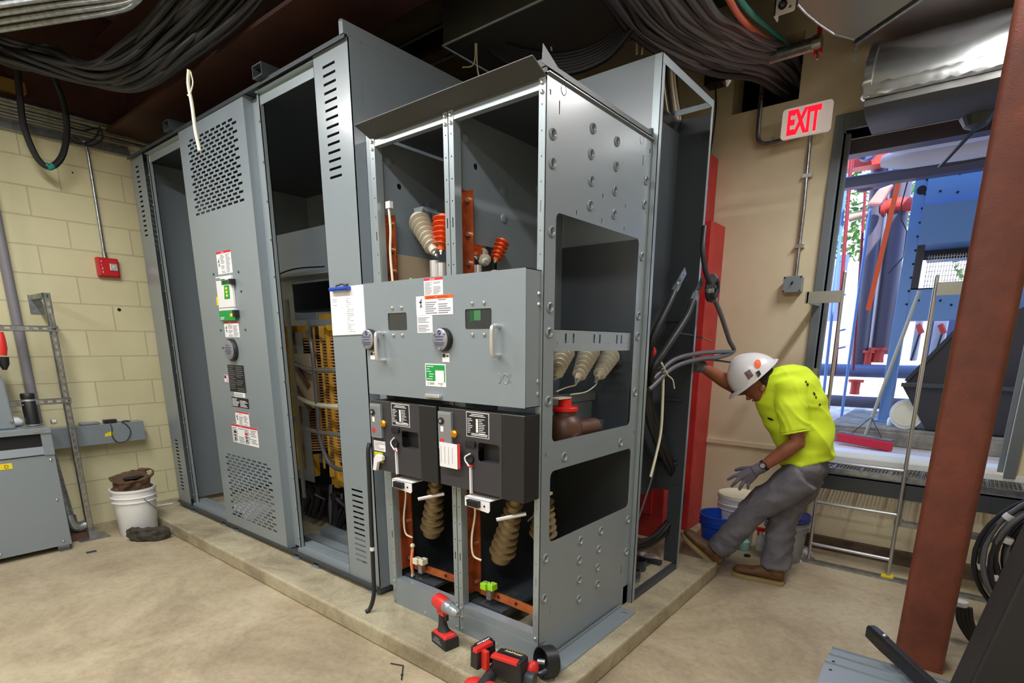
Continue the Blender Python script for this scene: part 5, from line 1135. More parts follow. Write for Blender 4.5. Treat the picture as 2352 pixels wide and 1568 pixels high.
k.prism([(p.x,min(p.y,YB-.01)) for p in pts], FZ, 3.42, 3.8); k.build('duct_body', mat('pale_duct', S(156,150,156), .4, .2, .08, 30), t)
t = thing('foil_wrapped_duct', 'shiny foil wrapped duct running above the doorway', 'duct', (1.0,2.65,3.1))
fx0, fx1 = .60, 2.4
k = MB(); prof = [(2.40,3.02),(2.395,3.08),(2.41,3.16),(2.45,3.24),(2.52,3.31),(2.60,3.345),(2.80,3.35),(2.80,2.98),(2.42,2.985)]
n = 26; rs = []; random.seed(8)
for i in range(n+1):
    x = fx0+(fx1-fx0)*i/n; rs.append([Vector((x, y+noise.noise(Vector((x*14,y*20,z*20)))*.006, z+noise.noise(Vector((x*11+5,y*20,z*20)))*.008)) for y, z in prof])
k.rings(rs, True, True); k.build('foil_jacket', 'foil', t, smooth='auto')
k = MB(); rs = []; m_ = 60
for i in range(m_+1):
    x = fx0-.004+(fx1-fx0)*i/m_; j = noise.noise(Vector((x*30,0,0)))*.012+noise.noise(Vector((x*70,3,0)))*.008
    rs.append([Vector((x,2.385+j,3.055+j*1.5)), Vector((x,2.378-j,3.03)), Vector((x,2.383+j*.5,2.995-j)), Vector((x,2.40,2.985)), Vector((x,2.40,3.06))])
k.rings(rs, True, True); k.build('crumpled_foil_tape', 'foil', t, smooth='auto')
k = MB(); rs = []
for i in range(30):
    z = 2.99+.34*i/29; j = noise.noise(Vector((z*40,7,0)))*.012; yb = 2.395 if z < 3.1 else 2.395+(z-3.1)**2*2.6
    rs.append([Vector((fx0-.012-j,yb-.008,z)), Vector((fx0+.03,yb-.010+j,z)), Vector((fx0+.03,yb+.02,z)), Vector((fx0-.012,yb+.05,z))])
k.rings(rs, True, True); k.build('foil_end_tape', 'foil', t, smooth='auto')
k = MB(); rs = []
for i in range(31):
    x = fx0+.005+(fx1-fx0)*i/30; rs.append([Vector((x,2.41,2.985)),Vector((x,2.405+.012*noise.noise(Vector((x*5,0,1))),2.945)),Vector((x,2.44+.02*noise.noise(Vector((x*6,0,4))),2.925)),Vector((x,2.50,2.91)),Vector((x,2.62,2.905)),Vector((x,2.8,2.90)),Vector((x,2.8,2.985))])
k.rings(rs, True, True); k.build('duct_underside', 'ductdark', t, smooth='auto')

# ================================================================== RIGHT FOREGROUND
t = thing('cable_coil', 'large coil of heavy black cable leaning on the wall behind the rust column', 'cable coil', (2.0,2.1,0))
random.seed(33)
for i in range(13):
    R = .50-.022*(i % 7)-random.uniform(0,.02); cxx = 2.02+random.uniform(-.03,.03); czz = .42+random.uniform(-.02,.03); tilt = .25+random.uniform(-.05,.08); yo = 2.05+.028*(i//3)+random.uniform(-.02,.02)
    pts = []
    for j in range(37):
        a = 2*PI*j/36; r = R*(1+.03*math.sin(a*2+i)); x = cxx+r*math.cos(a)*.95; z = max(czz+r*math.sin(a)*.86, .02+.004*(i % 3)); pts.append(Vector((x, yo+tilt*(z-.2)*.6+.02*math.sin(a*3+i), z)))
    MB().tube(pts, .0135, 8).build('cable_turn', 'blackcable' if i % 3 else 'cablegray', t, smooth='auto')
for a, R in ((2.6,.47),(2.9,.40),(3.35,.48),(3.5,.44),(4.0,.42),(2.75,.33)):
    x, z = 2.02+R*math.cos(a)*.95, .42+R*math.sin(a)*.86; MB().lathe([(.026,-.016),(.028,0),(.026,.016)], (x,2.07+.15*(z-.2),z), (-math.sin(a),0,math.cos(a)), 10).build('white_tape_band', 'whitepl', t, smooth='auto')
t = thing('cable_bundle_end', 'short dark cable bundle with white tape bands beside the rust column foot', 'cable', (1.65,1.9,.1))
for i in range(4): MB().tube(spline([aY(1.75,2200+i*9,1395),aY(1.75,2205+i*9,1430),aY(1.75,2235+i*6,1475),aY(1.75,2262+i*5,1490)],6), .013, 8).build('cable_end', 'blackcable', t, smooth='auto')
for u, v, d in ((2207,1385,(0,0,1)),(2262,1478,(1,0,-.5))): MB().lathe([(.032,-.012),(.034,0),(.032,.012)], aY(1.75,u,v), d, 12).build('white_tape_band', 'whitepl', t, smooth='auto')

# folded grey sheet metal covers in the right foreground
a, b, c = aZ(.32,1912,1482), aZ(.32,2260,1585), aZ(.32,1872,1600)
t = thing('sheet_metal_cover_stack', 'stack of folded grey sheet metal covers in the lower right foreground', 'sheet metal', (a.x,a.y,0))
ex = (b-a).normalized(); ey = (c-a).normalized()
def qd(o, w, h, z0, z1, m=0, k=None): k.hexa([tuple(Vector((p.x,p.y,z0))) for p in (o, o+ex*w, o+ex*w+ey*h, o+ey*h)], [tuple(Vector((p.x,p.y,z1))) for p in (o, o+ex*w, o+ex*w+ey*h, o+ey*h)], m)
k = MB(); qd(a+ex*.02, .50, .6, 0, .30, 0, k); k.build('lower_covers', 'graydark', t)
for i, (oy, z) in enumerate(((.0,.305),(.075,.312),(.16,.319))):
    k = MB(); qd(a+ey*oy-ex*(.004*i), .52, .6-oy, z, z+.004, 0, k); qd(a+ey*oy-ex*(.004*i), .52, .003, z, z+.012, 0, k)
    o_ = a+ey*(oy+.05)+ex*.02; k.cyl((o_.x,o_.y,z+.0035),(o_.x,o_.y,z+.005),.006,10,1); k.build('folded_cover', ['gray', 'hole' if i else 'bolt'], t)
a_, b_ = aZ(.37,2002,1450), aZ(.37,2175,1610)
t = thing('black_cordless_light', 'black elongated cordless work tool lying on the grey covers', 'tool', tuple(a_))
d = (b_-a_).normalized(); s_ = d.cross(Vector((0,0,1)))
k = MB(); k.rings([[a_+d*v+s_*su*w+Vector((0,0,sz*h)) for su, sz in ((-1,-1),(1,-1),(1,.6),(.6,1),(-.6,1),(-1,.6))] for v, w, h in ((-.02,.012,.018),(-.005,.02,.026),(.10,.022,.028),(.22,.02,.026),(.5,.02,.024))], True, True)
k.build('body', 'blackplastic', t, bevel=.002)
k = MB(); k.hexa([a_+d*.01-s_*.013+Vector((0,0,.0275)), a_+d*.01+s_*.013+Vector((0,0,.0275)), a_+d*.10+s_*.013+Vector((0,0,.0285)), a_+d*.10-s_*.013+Vector((0,0,.0285))],[a_+d*.01-s_*.013+Vector((0,0,.029)), a_+d*.01+s_*.013+Vector((0,0,.029)), a_+d*.10+s_*.013+Vector((0,0,.030)), a_+d*.10-s_*.013+Vector((0,0,.030))], 0)
k.ball(a_+d*.085+Vector((0,0,.031)), .006, 8, 1); k.build('display', ['glassdark', 'paper'], t)
k = MB(); o_ = a_+d*.03-s_*.0215; k.bar(o_, o_+d*.03, .001, .012); k.build('side_label', 'fitmetal', t)
A, B = aY(.25,2225,1575), aY(.25,2356,1300); dr = (A-B)/(A.z-B.z)
L0 = A-dr*A.z if A.z > 0 else A; T0 = B+dr*(1.15-B.z)
k = MB(); k.prism([(L0.x,0),(2.5,0),(2.5,1.15),(T0.x,1.15)], FY, .25, .60); tag(k.build('black_case', 'ink', base=(2.0,.4,0), bevel=.01), 'large black slanted case at the lower right corner', 'case')

# ================================================================== POWER TOOLS ON THE PAD
def frame(o, d):
    d = Vector(d).normalized(); s = Vector((0,0,1)).cross(d).normalized(); return lambda u, v, w: tuple(Vector(o)+d*u+s*v+Vector((0,0,w)))
o = aZ(PADZ,1022,1478); fr_ = frame((o.x,o.y,PADZ), (.98,-.2,0))
t = thing('cordless_drill', 'red and black cordless drill standing on its battery on the pad', 'drill', (o.x,o.y,PADZ))
def hx(k, u0,u1,v0,v1,w0,w1, m=0, du=0., tu=0., tv=0.):
    k.hexa([fr_(u0,v0,w0),fr_(u1,v0,w0),fr_(u1,v1,w0),fr_(u0,v1,w0)],[fr_(u0+du+tu,v0+tv,w1),fr_(u1+du-tu,v0+tv,w1),fr_(u1+du-tu,v1-tv,w1),fr_(u0+du+tu,v1-tv,w1)], m)
k = MB(); hx(k,-.062,.068,-.040,.040,0,.055,0); hx(k,-.058,.062,-.038,.038,.055,.072,1,0,.012,.006); k.build('battery', ['blackplastic', 'toolred'], t, bevel=.005)
k = MB(); 
for i in range(3): hx(k,-.045+i*.01,.035-i*.01,-.0415,-.0405,.018+i*.011,.024+i*.011)
textmb('M18', .018, fr_(.0685,-.03,.02), Vector(fr_(0,1,0))-Vector(fr_(0,0,0)), (0,0,1), .9, .0005, k) if False else None
k.build('battery_lettering', 'paperink', t)
k = MB(); k.rings([[fr_(u+math.cos(a)*ru, math.sin(a)*rv, w) for a in [2*PI*j/14 for j in range(14)]] for w, u, ru, rv in ((.06,-.005,.045,.034),(.085,-.012,.028,.024),(.115,-.016,.022,.019),(.16,-.012,.022,.019),(.185,-.006,.026,.02))], True, True); k.build('grip', 'rubber', t, smooth='auto')
k = MB(); k.lathe([(.026,0),(.036,.006),(.038,.05),(.036,.075),(.032,.09)], fr_(-.062,0,.215), Vector(fr_(1,0,-.02))-Vector(fr_(0,0,0)), 18, 0)
hx(k,-.03,.03,-.024,.024,.165,.20,0,0,.004,.002); k.build('motor_housing', 'toolred', t, smooth='auto')
ax_ = Vector(fr_(1,0,-.02))-Vector(fr_(0,0,0)); ax_.normalize(); o2 = Vector(fr_(-.062,0,.215))
k = MB(); k.lathe([(.033,.088),(.034,.095),(.032,.120),(.027,.128)], o2, ax_, 18, 0); k.build('gear_collar', 'fitmetal', t, smooth='auto')
k = MB(); k.lathe([(.0275,.128),(.0275,.158),(.022,.178),(.010,.188),(.009,.186)], o2, ax_, 18, 0); k.build('chuck', 'graylight', t, smooth='auto')
k = MB(); hx(k,.012,.03,-.008,.008,.135,.165); k.build('trigger', 'blackplastic', t, bevel=.002)

# cordless band tool: battery, handle and round guard, on the pad edge
o = aZ(.15,1165,1535)
t = thing('cordless_grinder', 'red and black cordless cutting tool with round black guard on the pad edge', 'power tool', (o.x,o.y,.1))
def boxd(k, c, d, L, W, H, m=0):
    d = Vector(d).normalized(); s = Vector((0,0,1)).cross(d).normalized(); u = d.cross(s); c = Vector(c)
    b = [c+d*(x*L/2)+s*(y*W/2)-u*H/2 for x, y in ((-1,-1),(1,-1),(1,1),(-1,1))]; tt = [c+d*(x*L/2*.93)+s*(y*W/2*.93)+u*H/2 for x, y in ((-1,-1),(1,-1),(1,1),(-1,1))]; k.hexa(b, tt, m)
cA = aZ(.21,1110,1500); dA = (aZ(.21,1150,1478)-aZ(.21,1085,1512))
k = MB(); boxd(k, cA, dA, .115, .05, .10, 0); k.build('small_battery', 'blackplastic', t, bevel=.006)
k = MB(); boxd(k, cA+Vector((0,0,.045))-Vector((0,0,0))+Vector((.012,-.014,0)), dA, .10, .028, .02, 0); boxd(k, cA+Vector((.030,-.026,-.004)), dA, .022, .050, .09, 0); k.build('small_battery_shell', 'toolred', t, bevel=.003)
cB = aZ(.19,1172,1528); dB = (aZ(.19,1215,1535)-aZ(.19,1140,1510))
k = MB(); boxd(k, cB, dB, .15, .08, .10, 0); k.build('large_battery', 'blackplastic', t, bevel=.008)
k = MB(); boxd(k, cB+Vector((-.005,-.028,.044)), dB, .135, .034, .016, 0); k.build('large_battery_shell', 'toolred', t, bevel=.003)
for c_, d_, col, L_, nm in ((cA+Vector((-.006,.008,.0535)), dA, 'paper', .085, 0), (cB+Vector((.006,.018,.0535)), dB, 'paper', .10, 1)):
    k = MB(); boxd(k, c_, d_, L_*1.08, .030, .0015, 2); dd = Vector(d_).normalized(); ss = Vector((0,0,1)).cross(dd); rnd = random.Random(nm+4)
    P = []
    for i in range(14): P.append(c_+dd*(L_*(-.42+.84*i/13))+ss*(.008*(1 if i % 2 else -1)*rnd.uniform(.5,1))+Vector((0,0,.0015)))
    k.tube(P, .0016, 5, 1); k.tube([p+ss*.003+dd*.004 for p in P[::2]], .0014, 5, 0)
    sub(k, 'marker_scribble', ['paper', 'yellow' if nm else 'paper', 'ink'], [q for q in COL.objects if q.name.startswith('large_battery' if nm else 'small_battery')][0], t)
hp = [aZ(.16,1150,1520), aZ(.14,1128,1548), aZ(.12,1098,1590)]
k = MB(); k.tube(spline(hp,6), [.030,.030,.029,.028,.027,.027,.026,.026,.026,.027,.028,.03,.03], 16); k.build('grip', 'rubber', t, smooth='auto')
k = MB(); q0 = aZ(.12,1092,1572); k.ball(q0, .045, 16, 0, (1.2,1,.55)); k.ball(aZ(.14,1125,1575), .03, 12, 0, (1,1,.5)); k.build('nose_shell', 'toolred', t, smooth='auto')
cg = aZ(.165,1252,1520); dg_ = Vector((.85,-.52,.05)).normalized()
k = MB(); k.lathe([(.068,-.040),(.072,-.036),(.072,.022),(.066,.024),(.064,-.030),(.012,-.032)], cg, -dg_ if False else Vector((-.42,-.90,.14)), 30, 0, caps=False); k.lathe([(.066,-.036),(.001,-.036)], cg, Vector((-.42,-.90,.14)), 30, 0, caps=False); k.build('wheel_guard', 'blackplastic', t, smooth='auto')
k = MB(); k.cyl(cg, cg+Vector((-.03,-.016,.0)), .012, 12); k.build('spindle', 'fitmetal', t, smooth='auto')
k = MB(); cN = aZ(.17,1222,1535); k.ball(cN, .036, 16, 0, (.8,1,1)); k.build('gear_head', 'toolred', t, smooth='auto')
k = MB(); k.cyl(aZ(.15,1195,1550), aZ(.15,1228,1560), .028, 14); k.build('motor_body', 'graydark', t, smooth='auto'); MB().cyl(aZ(.12,1240,1552), aZ(.12,1262,1540), .008, 10).build('guard_lever', 'graydark', t, smooth='auto')
# ================================================================== OUTSIDE THE DOORWAY
GZ = .72
struct(MB().box(-8, 10, YB+.2, 30, GZ-.1, GZ).build('ground_outside', 'outground'))
k = MB(); k.box(.42, 6, 3.72, 5.2, GZ, .865); k.box(.42, 3, 3.70, 3.72, GZ, .84); tag(k.build('concrete_curb', 'curb', base=(1.5,4.2,GZ), bevel=.01), 'rough grey concrete curb outside the doorway', 'curb')
# blue steel equipment frame
t = thing('blue_steel_unit', 'large blue painted steel equipment unit outside the doorway', 'equipment', (1.3,4.3,.865))
Y = 4.2; P = lambda u, v, y=Y: aY(y, u, v)
cx0, cx1 = P(2015,966).x, P(2091,667).x
MB().box(cx0, cx1, Y, Y+.12, .865, 3.6).box(cx0-.03, cx1+.03, Y-.03, Y+.15, .865, .88).build('column', 'oblue', t, bevel=.004)
z1 = P(2180,470).z; z2 = P(2150,560).z; z3 = P(2150,660).z; z4 = P(2150,735).z
k = MB(); k.box(cx1, 3.2, Y-.02, Y+1.4, z1, 3.7); k.build('upper_box', 'oblue', t)
k = MB(); k.hexa([(cx1,Y-.02,z2),(3.2,Y-.02,z2),(3.2,Y+1.3,z2),(cx1,Y+1.3,z2)],[(cx1,Y-.10,z1),(3.2,Y-.10,z1),(3.2,Y+1.3,z1),(cx1,Y+1.3,z1)]); k.build('sloped_band', 'oblue', t)
k = MB(); k.box(cx1, 3.2, Y, Y+.2, z4, z3); k.build('lower_panel', 'oblue', t)
k = MB(); k.box(cx1+.0, cx1+.05, Y-.0, Y+.06, z3, z2); k.box(cx1+.0, 3.2, Y+.36, Y+.38, z3+.27, z2+.5); k.box(cx1, 3.2, Y+.0, Y+.5, z3-.01, z3); k.build('dark_recess', 'hopper', t)  # dark back plate added to stand for shade in the recess top
k = MB()
for i in range(26): k.box(cx1+.07+i*.02, cx1+.075+i*.02, Y+.30, Y+.305, z3, z3+.30)
for i in range(8): k.box(cx1+.06, cx1+.60, Y+.30, Y+.305, z3+i*.04, z3+i*.04+.004)
k.build('wire_screen', 'galv', t)
k = MB(); k.cyl((cx0+.055,Y-.004,P(2112,437).z),(cx0+.055,Y+.01,P(2112,437).z),.035,14,0)
for u, v in ((2160,440),(2205,400),(2200,442),(2110,690),(2160,690),(2185,700)): MB().ball(P(u,v)-Vector((0,.02,0)), .010, 6, 0).build('bolt_head', 'hole', t)
for i in range(10): MB().ball((cx0+.08, Y-.003, 1.9+i*.11), .010, 6).build('bolt_head', 'hole', t)
k.build('column_hole', 'hole', t)
# hopper
t = thing('steel_hopper', 'dark steel tipping hopper outside the doorway beside the rust column', 'hopper', (1.3,3.9,.865))
a, b = P(2072,882,3.75), P(2100,1000,3.75); c = P(2190,765,3.75)
k = MB(); k.hexa([(1.14,3.78,.875),(1.9,3.78,.875),(1.9,4.4,.875),(1.14,4.4,.875)],[(a.x,3.70,a.z),(1.9,3.70,a.z),(1.9,4.5,a.z),(a.x,4.5,a.z)]); k.build('tub', 'hopper', t)
k = MB(); k.prism([(a.x,a.z),(c.x,c.z+.0),(1.9,c.z+.35),(1.9,a.z)], FY, 4.1, 4.115); k.bar((a.x,4.09,a.z+.01),(c.x,4.09,c.z+.02),.03,.03); k.build('raised_side', 'hopper', t)
k = MB(); k.bar((a.x,3.69,a.z),(1.9,3.69,a.z),.03,.03); k.build('rim', 'graydark', t)
t = thing('round_white_lid', 'round white plastic bucket lying on its side by the hopper', 'bucket', (.95,3.9,.98))
c = P(2082,953,3.85); k = MB(); k.lathe([(.125,0),(.125,.02),(.11,.025),(.11,.12),(.10,.16)], (c.x,3.80,.865+.125), (.25,1,.0), 28); k.build('pail', 'whitepl', t, smooth='auto')
k = MB(); k.lathe([(.105,-.004),(.095,-.006),(.09,-.002)], (c.x,3.80,.865+.125), (.25,1,0), 24); k.build('lid', 'creampl', t, smooth='auto')
# broom
t = thing('push_broom', 'push broom with red bristles leaning outside the doorway', 'broom', (.75,3.45,.74))
a, b = aZ(.78,1925,1003), aZ(.76,2048,1026)
k = MB(); k.bar(a, b, .06, .07, (0,0,1)); o = k.build('bristles', 'broom', t, bevel=.006)
MB().bar(a+Vector((0,.03,.045)), b+Vector((0,.03,.045)), .05, .015).build('head_block', 'galv', t)
m_ = (a+b)/2; k = MB(); k.tube([m_+Vector((0,.03,.05)), aY(3.75,2112,668)], .014, 10); k.build('handle', 'duct', t)
k = MB(); hd = m_+Vector((0,.03,.05)); k.tube([a+(b-a)*.25+Vector((0,.03,.05)), hd+Vector((.02,.02,.15)), a+(b-a)*.8+Vector((0,.03,.05))], .004, 6); k.build('brace_wire', 'blackcable', t)
c = P(2049,955,4.0); k = MB(); k.lathe([(.03,0),(.032,.05),(.014,.08),(.012,.12)], (c.x,4.0,.865), (0,0,1), 12); tag(k.build('white_bottle', 'whitepl', base=(c.x,4.0,.865), smooth='auto'), 'small white bottle on the curb between the blue unit and the white bucket', 'bottle')
# pipes
def opipe(pts, r, m, label, grp=None, name='outdoor_pipe', seg=16):
    k = MB(); k.tube(pts, r, seg); return tag(k.build(name, m, base=tuple(pts[0]), smooth='auto'), label, 'pipe', grp)
P6 = lambda u, v, y=6.0: aY(y, u, v)
opipe([(P6(1975,820).x,6.0,1.25),(P6(1990,620).x,6.0,3.3),(P6(2000,420).x,6.0,4.2)], .085, 'opipe', 'dark vertical insulated pipe outside, left of the orange strap')
opipe([(P6(2022,790).x,6.1,1.45),(P6(2040,600).x,6.1,3.4),(P6(2052,420).x,6.1,4.2)], .105, 'opipe', 'dark vertical insulated pipe outside, right of the orange strap')
opipe([(P6(2000,700).x,6.3,1.4),(P6(2012,500).x,6.3,4.2)], .04, 'owhite', 'pale thin pipe between the two dark vertical pipes outside')
opipe([(-1.0,5.9,P6(1980,852,5.9).z),(1.4,5.9,P6(2030,852,5.9).z)], .075, 'obluepipe', 'blue grey horizontal pipe outside at knee height, upper')
opipe([(-1.0,5.6,P6(1980,925,5.6).z),(1.4,5.6,P6(2030,925,5.6).z)], .065, 'opipe', 'dark horizontal pipe outside close to the ground, lower')
for i, (u, v, r, y) in enumerate(((1991,838,.05,5.95),(2014,832,.075,6.0),(1962,905,.06,5.8))):
    c = P6(u,v,y); t = thing('pipe_flange', ('small red pipe fitting standing on the upper horizontal pipe', 'large red pipe fitting under the right dark vertical pipe', 'red pipe fitting between the two horizontal pipes')[i], 'pipe fitting', tuple(c))
    MB().lathe([(r*.9,0),(r*.8,.05),(r*.85,.14)], c, (0,0,1), 18).build('body', 'ored', t, smooth='auto'); MB().lathe([(r*1.35,0),(r*1.35,.03)], c+Vector((0,0,.14)), (0,0,1), 18).build('flange', 'ored', t, smooth='auto')
k = MB(); k.tube(spline([P6(2025,478),P6(2050,470),P6(2080,468),P6(2100,470)],5), .07, 14); k.lathe([(.10,-.02),(.10,.02)], P6(2030,476), (1,0,0), 16); tag(k.build('red_elbow_pipe', 'ored', base=tuple(P6(2050,470)), smooth='auto'), 'red pipe elbow crossing between the vertical pipe and the blue unit', 'pipe')
opipe([P6(1950,500),P6(2025,478)], .05, 'tanboard', 'tan pipe stub running left from the red elbow outside'); opipe([P6(1960,420,5.6),P6(2060,415,5.6)], .07, 'obluepipe', 'blue grey pipe high outside beneath the dark beam')
for i, (u0, v0, u1, v1, m, y, r, lab) in enumerate(((1958,330,1917,860,'omaroon',5.0,.018,'maroon vertical pole nearest the left door jamb outside'),(1990,400,1960,850,'omaroon',5.4,.014,'thin maroon pole left of the dark vertical pipes outside'),(1945,400,1890,920,'oblue',5.2,.016,'thin blue pole along the left door jamb outside'),(1999,480,1930,975,'oblue',4.9,.014,'slim blue pole reaching down to the curb outside'))):
    opipe([aY(y,u0,v0),aY(y,u1,v1)], r, m, lab, name='scaffold_pole', seg=10)
for v in (600,680,760,800): opipe([aY(5.25,1925,v),aY(5.25,1942,v-4)], .009, 'oblue', 'short blue rung between the poles outside', 'blue rungs between the poles', 'pole_rung', 8)
k = MB(); a, b = aY(4.9,2068,400), aY(4.9,1994,712); k.bar(a, b, .045, .004, (0,1,0)); k = tag(k.build('orange_strap', 'strap', base=tuple(a)), 'bright orange strap hanging down over the outdoor pipes', 'strap')
opipe([aY(4.6,2085,415),aY(4.6,2070,470),aY(4.6,2070,505),aY(4.6,2083,530),aY(4.6,2075,590),aY(4.6,2040,628)], .006, 'blackcable', 'thin black wire curving beside the orange strap outside', name='thin_wire', seg=6)
# masonry, tank, disconnects, trees
tag(MB().box(-6, 6, 9, 9.3, GZ, 1.95).build('masonry_wall', block_mat('outdoor_block', S(222,200,186), S(212,190,176), 0, axis='X', mortar=S(170,150,140)), base=(0,9,GZ)), 'sunlit pinkish masonry wall beyond the pipes outside', 'wall')
t = thing('white_tank', 'big white rounded tank body beyond the outdoor pipes', 'tank', (0,11,GZ)); MB().box(-2.4,.9,10.5,12.5,GZ,3.1).build('tank_body', 'owhite', t, bevel=.25); MB().box(-.9,-.7,10.45,10.5,GZ,3.2).build('stay', 'obluepipe', t)
k = MB()
for i in range(60): k.ball((random.uniform(-1.5,1.2), random.uniform(6.4,8.8), GZ+random.uniform(0,.05)), random.uniform(.03,.10), 8, 0, (1.4,1,.5))
tag(k.build('rubble', 'owhite', base=(0,7,GZ)), 'bright sunlit rubble and stones on the ground outside', 'rubble', kind='stuff')
t = thing('disconnect_panel', 'pair of grey outdoor disconnect boxes with red handles behind the blue unit', 'electrical panel', (1.3,6.4,1.2))
for u0, u1 in ((2088,2122),(2130,2182)):
    a, b = aY(6.4,u0,828), aY(6.4,u1,718); o_ = MB().box(a.x,b.x,6.4,6.6,a.z,b.z).build('box', 'owhite', t, bevel=.01); c = aY(6.38,(u0+u1)/2+4,745); sub(MB().bar(c,c+Vector((.05,-.03,-.10)),.03,.05), 'red_handle', 'ored', o_, t); sub(MB().bar(c+Vector((.03,0,-.10)),c+Vector((-.01,0,-.42)),.04,.02), 'lever_arm', 'graydark', o_, t)
MB().box(.9,2.6,6.6,6.66,1.0,2.25).build('back_board', 'obluepipe', t)
def tree(x, y, h, s, n, lab):
    t = thing('leafy_tree', lab, 'tree', (x,y,GZ)); MB().tube([(x,y,GZ),(x+.1,y,GZ+h*.5),(x,y,GZ+h)],[.12,.09,.04],10).build('trunk', 'bark', t, smooth='auto')
    k = MB(); rnd = random.Random(int(h*100))
    for i in range(n):
        c = Vector((x+rnd.gauss(0,s), y+rnd.gauss(0,s*.6), GZ+h*.45+rnd.gauss(h*.25,h*.25))); a = Vector((rnd.uniform(-1,1),rnd.uniform(-1,1),rnd.uniform(-1,1))).normalized(); b = a.cross(Vector((rnd.random(),rnd.random(),1))).normalized(); w = rnd.uniform(.06,.13)
        k.add([c-a*w, c+b*w*.5, c+a*w, c-b*w*.5], [(0,1,2,3)])
    k.build('foliage', 'leaf', t)
tree(-2.4, 15, 5.2, .9, 2600, 'leafy green tree seen beside the left door jamb'); tree(.4, 16.5, 6.0, .8, 2200, 'leafy green tree seen between the pipes and the blue unit'); tree(3.6, 14, 4.4, 1.1, 1600, 'leafy green tree seen through the wire screen of the blue unit')
# overhead outside: beams, wrapped ducts, red machinery
Q = lambda u, v, y: aY(y, u, v)
z = Q(2100,325,3.15).z; tag(MB().box(.30,2.6,3.08,3.2,z-.03,z+.35).build('canopy_beam', 'opipe', base=(1,3.1,z)), 'dark canopy beam just outside the top of the doorway', 'beam')
for i, (y, v, r, lab) in enumerate(((3.45,332,.085,'upper silver wrapped duct running along outside the doorway'),(3.7,372,.075,'lower silver wrapped duct running along outside the doorway'))):
    c = Q(2020 if i == 0 else 2025, v, y); k = MB(); n = 26; rs = []
    for j in range(n+1):
        x = c.x+(2.8-c.x)*j/n; f = .5 if j == 0 else (.85 if j == 1 else 1)
        rs.append([Vector((x+noise.noise(Vector((j,a,i)))*.01, y+math.cos(a)*r*1.5*f, c.z+math.sin(a)*r*f*(1+.06*noise.noise(Vector((x*9,a,0)))))) for a in [2*PI*q/16 for q in range(16)]])
    k.rings(rs, True, True); tag(k.build('wrapped_duct', 'wrap', base=tuple(c), smooth='auto'), lab, 'duct')
c = Q(2100,398,3.9); tag(MB().box(.1,2.8,3.85,3.95,c.z-.045,c.z+.03).build('support_beam', 'opipe', base=tuple(c)), 'long dark beam under the wrapped ducts outside', 'beam'); tag(MB().box(.1,2.8,3.84,3.96,c.z+.03,c.z+.036).build('blue_edge_rail', 'oblue', base=tuple(c)), 'thin blue edge on top of the long dark beam outside', 'rail')
t = thing('red_machinery', 'red and blue machinery seen high outside at the left of the doorway', 'machinery', tuple(Q(1980,350,5.5)))
a = Q(1965,355,5.5); MB().box(a.x-.15,a.x+.45,5.6,5.8,a.z-.1,a.z+.6).build('red_housing', 'ored', t); c = Q(1993,348,5.5); MB().lathe([(.10,0),(.09,.06),(.03,.07)], c, (0,-1,0), 20).build('blue_wheel', 'obluepipe', t, smooth='auto'); MB().bar(Q(1960,368,5.4), Q(1990,350,5.4), .03,.03).bar(Q(1968,325,5.4), Q(1958,385,5.4), .05,.03).build('maroon_arm', 'omaroon', t)
c = Q(1972,425,5.0); k = MB(); k.lathe([(.07,0),(.08,.03),(.08,.12),(.05,.16)], c, (1,-.3,.1), 16); tag(k.build('valve_body', 'opipe', base=tuple(c), smooth='auto'), 'dark valve body high outside beside the maroon pole', 'valve')
c = Q(2022,440,5.0); k = MB(); k.hexa([c+Vector(p) for p in ((-.1,0,-.1),(.02,0,-.12),(.02,.1,-.12),(-.1,.1,-.1))],[c+Vector(p) for p in ((-.02,0,.03),(.1,0,.06),(.1,.1,.06),(-.02,.1,.03))]); tag(k.build('pink_cloth', mat('salmon_cloth', S(240,160,150), .7), base=tuple(c), bevel=.02), 'salmon pink fabric piece high outside beneath the dark beam', 'cloth')
# flood light of the yard side omitted: dark lamp over the door
# ================================================================== BUCKETS BY THE WORKER
bucket('blue_bucket', 'open blue plastic bucket on the floor behind the forward boot', .03, 2.27, .118, .148, .295, 'bluepl')
c = aY(2.52,1697,1135); bb = bucket('clear_bucket', 'white bucket with a cream lid standing behind the blue bucket', c.x, 2.52, .13, .150, .40, 'whitepl', False)
MB().lathe([(.145,.39),(.156,.395),(.156,.41),(.15,.415),(.13,.405),(.001,.402)], (c.x,2.52,0), (0,0,1), 32, caps=False).build('lid', 'creampl', bb, smooth='auto')
c = aY(2.42,1808,1190); bb = bucket('lidded_bucket', 'pale bucket with blue rimmed lid behind the standing leg', c.x, 2.42, .125, .148, .33, 'fitmetal', False)
MB().lathe([(.15,.30),(.156,.305),(.156,.345),(.15,.348),(.14,.338),(.001,.336)], (c.x,2.42,0), (0,0,1), 32, caps=False).build('lid', 'navypl', bb, smooth='auto')
c = aZ(0,1745,1262); t = thing('spray_bottle', 'white bottle with red trigger on the floor between the worker legs', 'bottle', tuple(c))
MB().lathe([(.032,0),(.035,.01),(.035,.09),(.014,.13),(.013,.15)], c, (0,0,1), 16).build('body', 'whitepl', t, smooth='auto'); MB().box(c.x-.04,c.x+.02,c.y-.012,c.y+.012,.15,.18).box(c.x-.03,c.x-.018,c.y-.008,c.y+.008,.11,.15).build('red_trigger', 'redcap', t, bevel=.004)
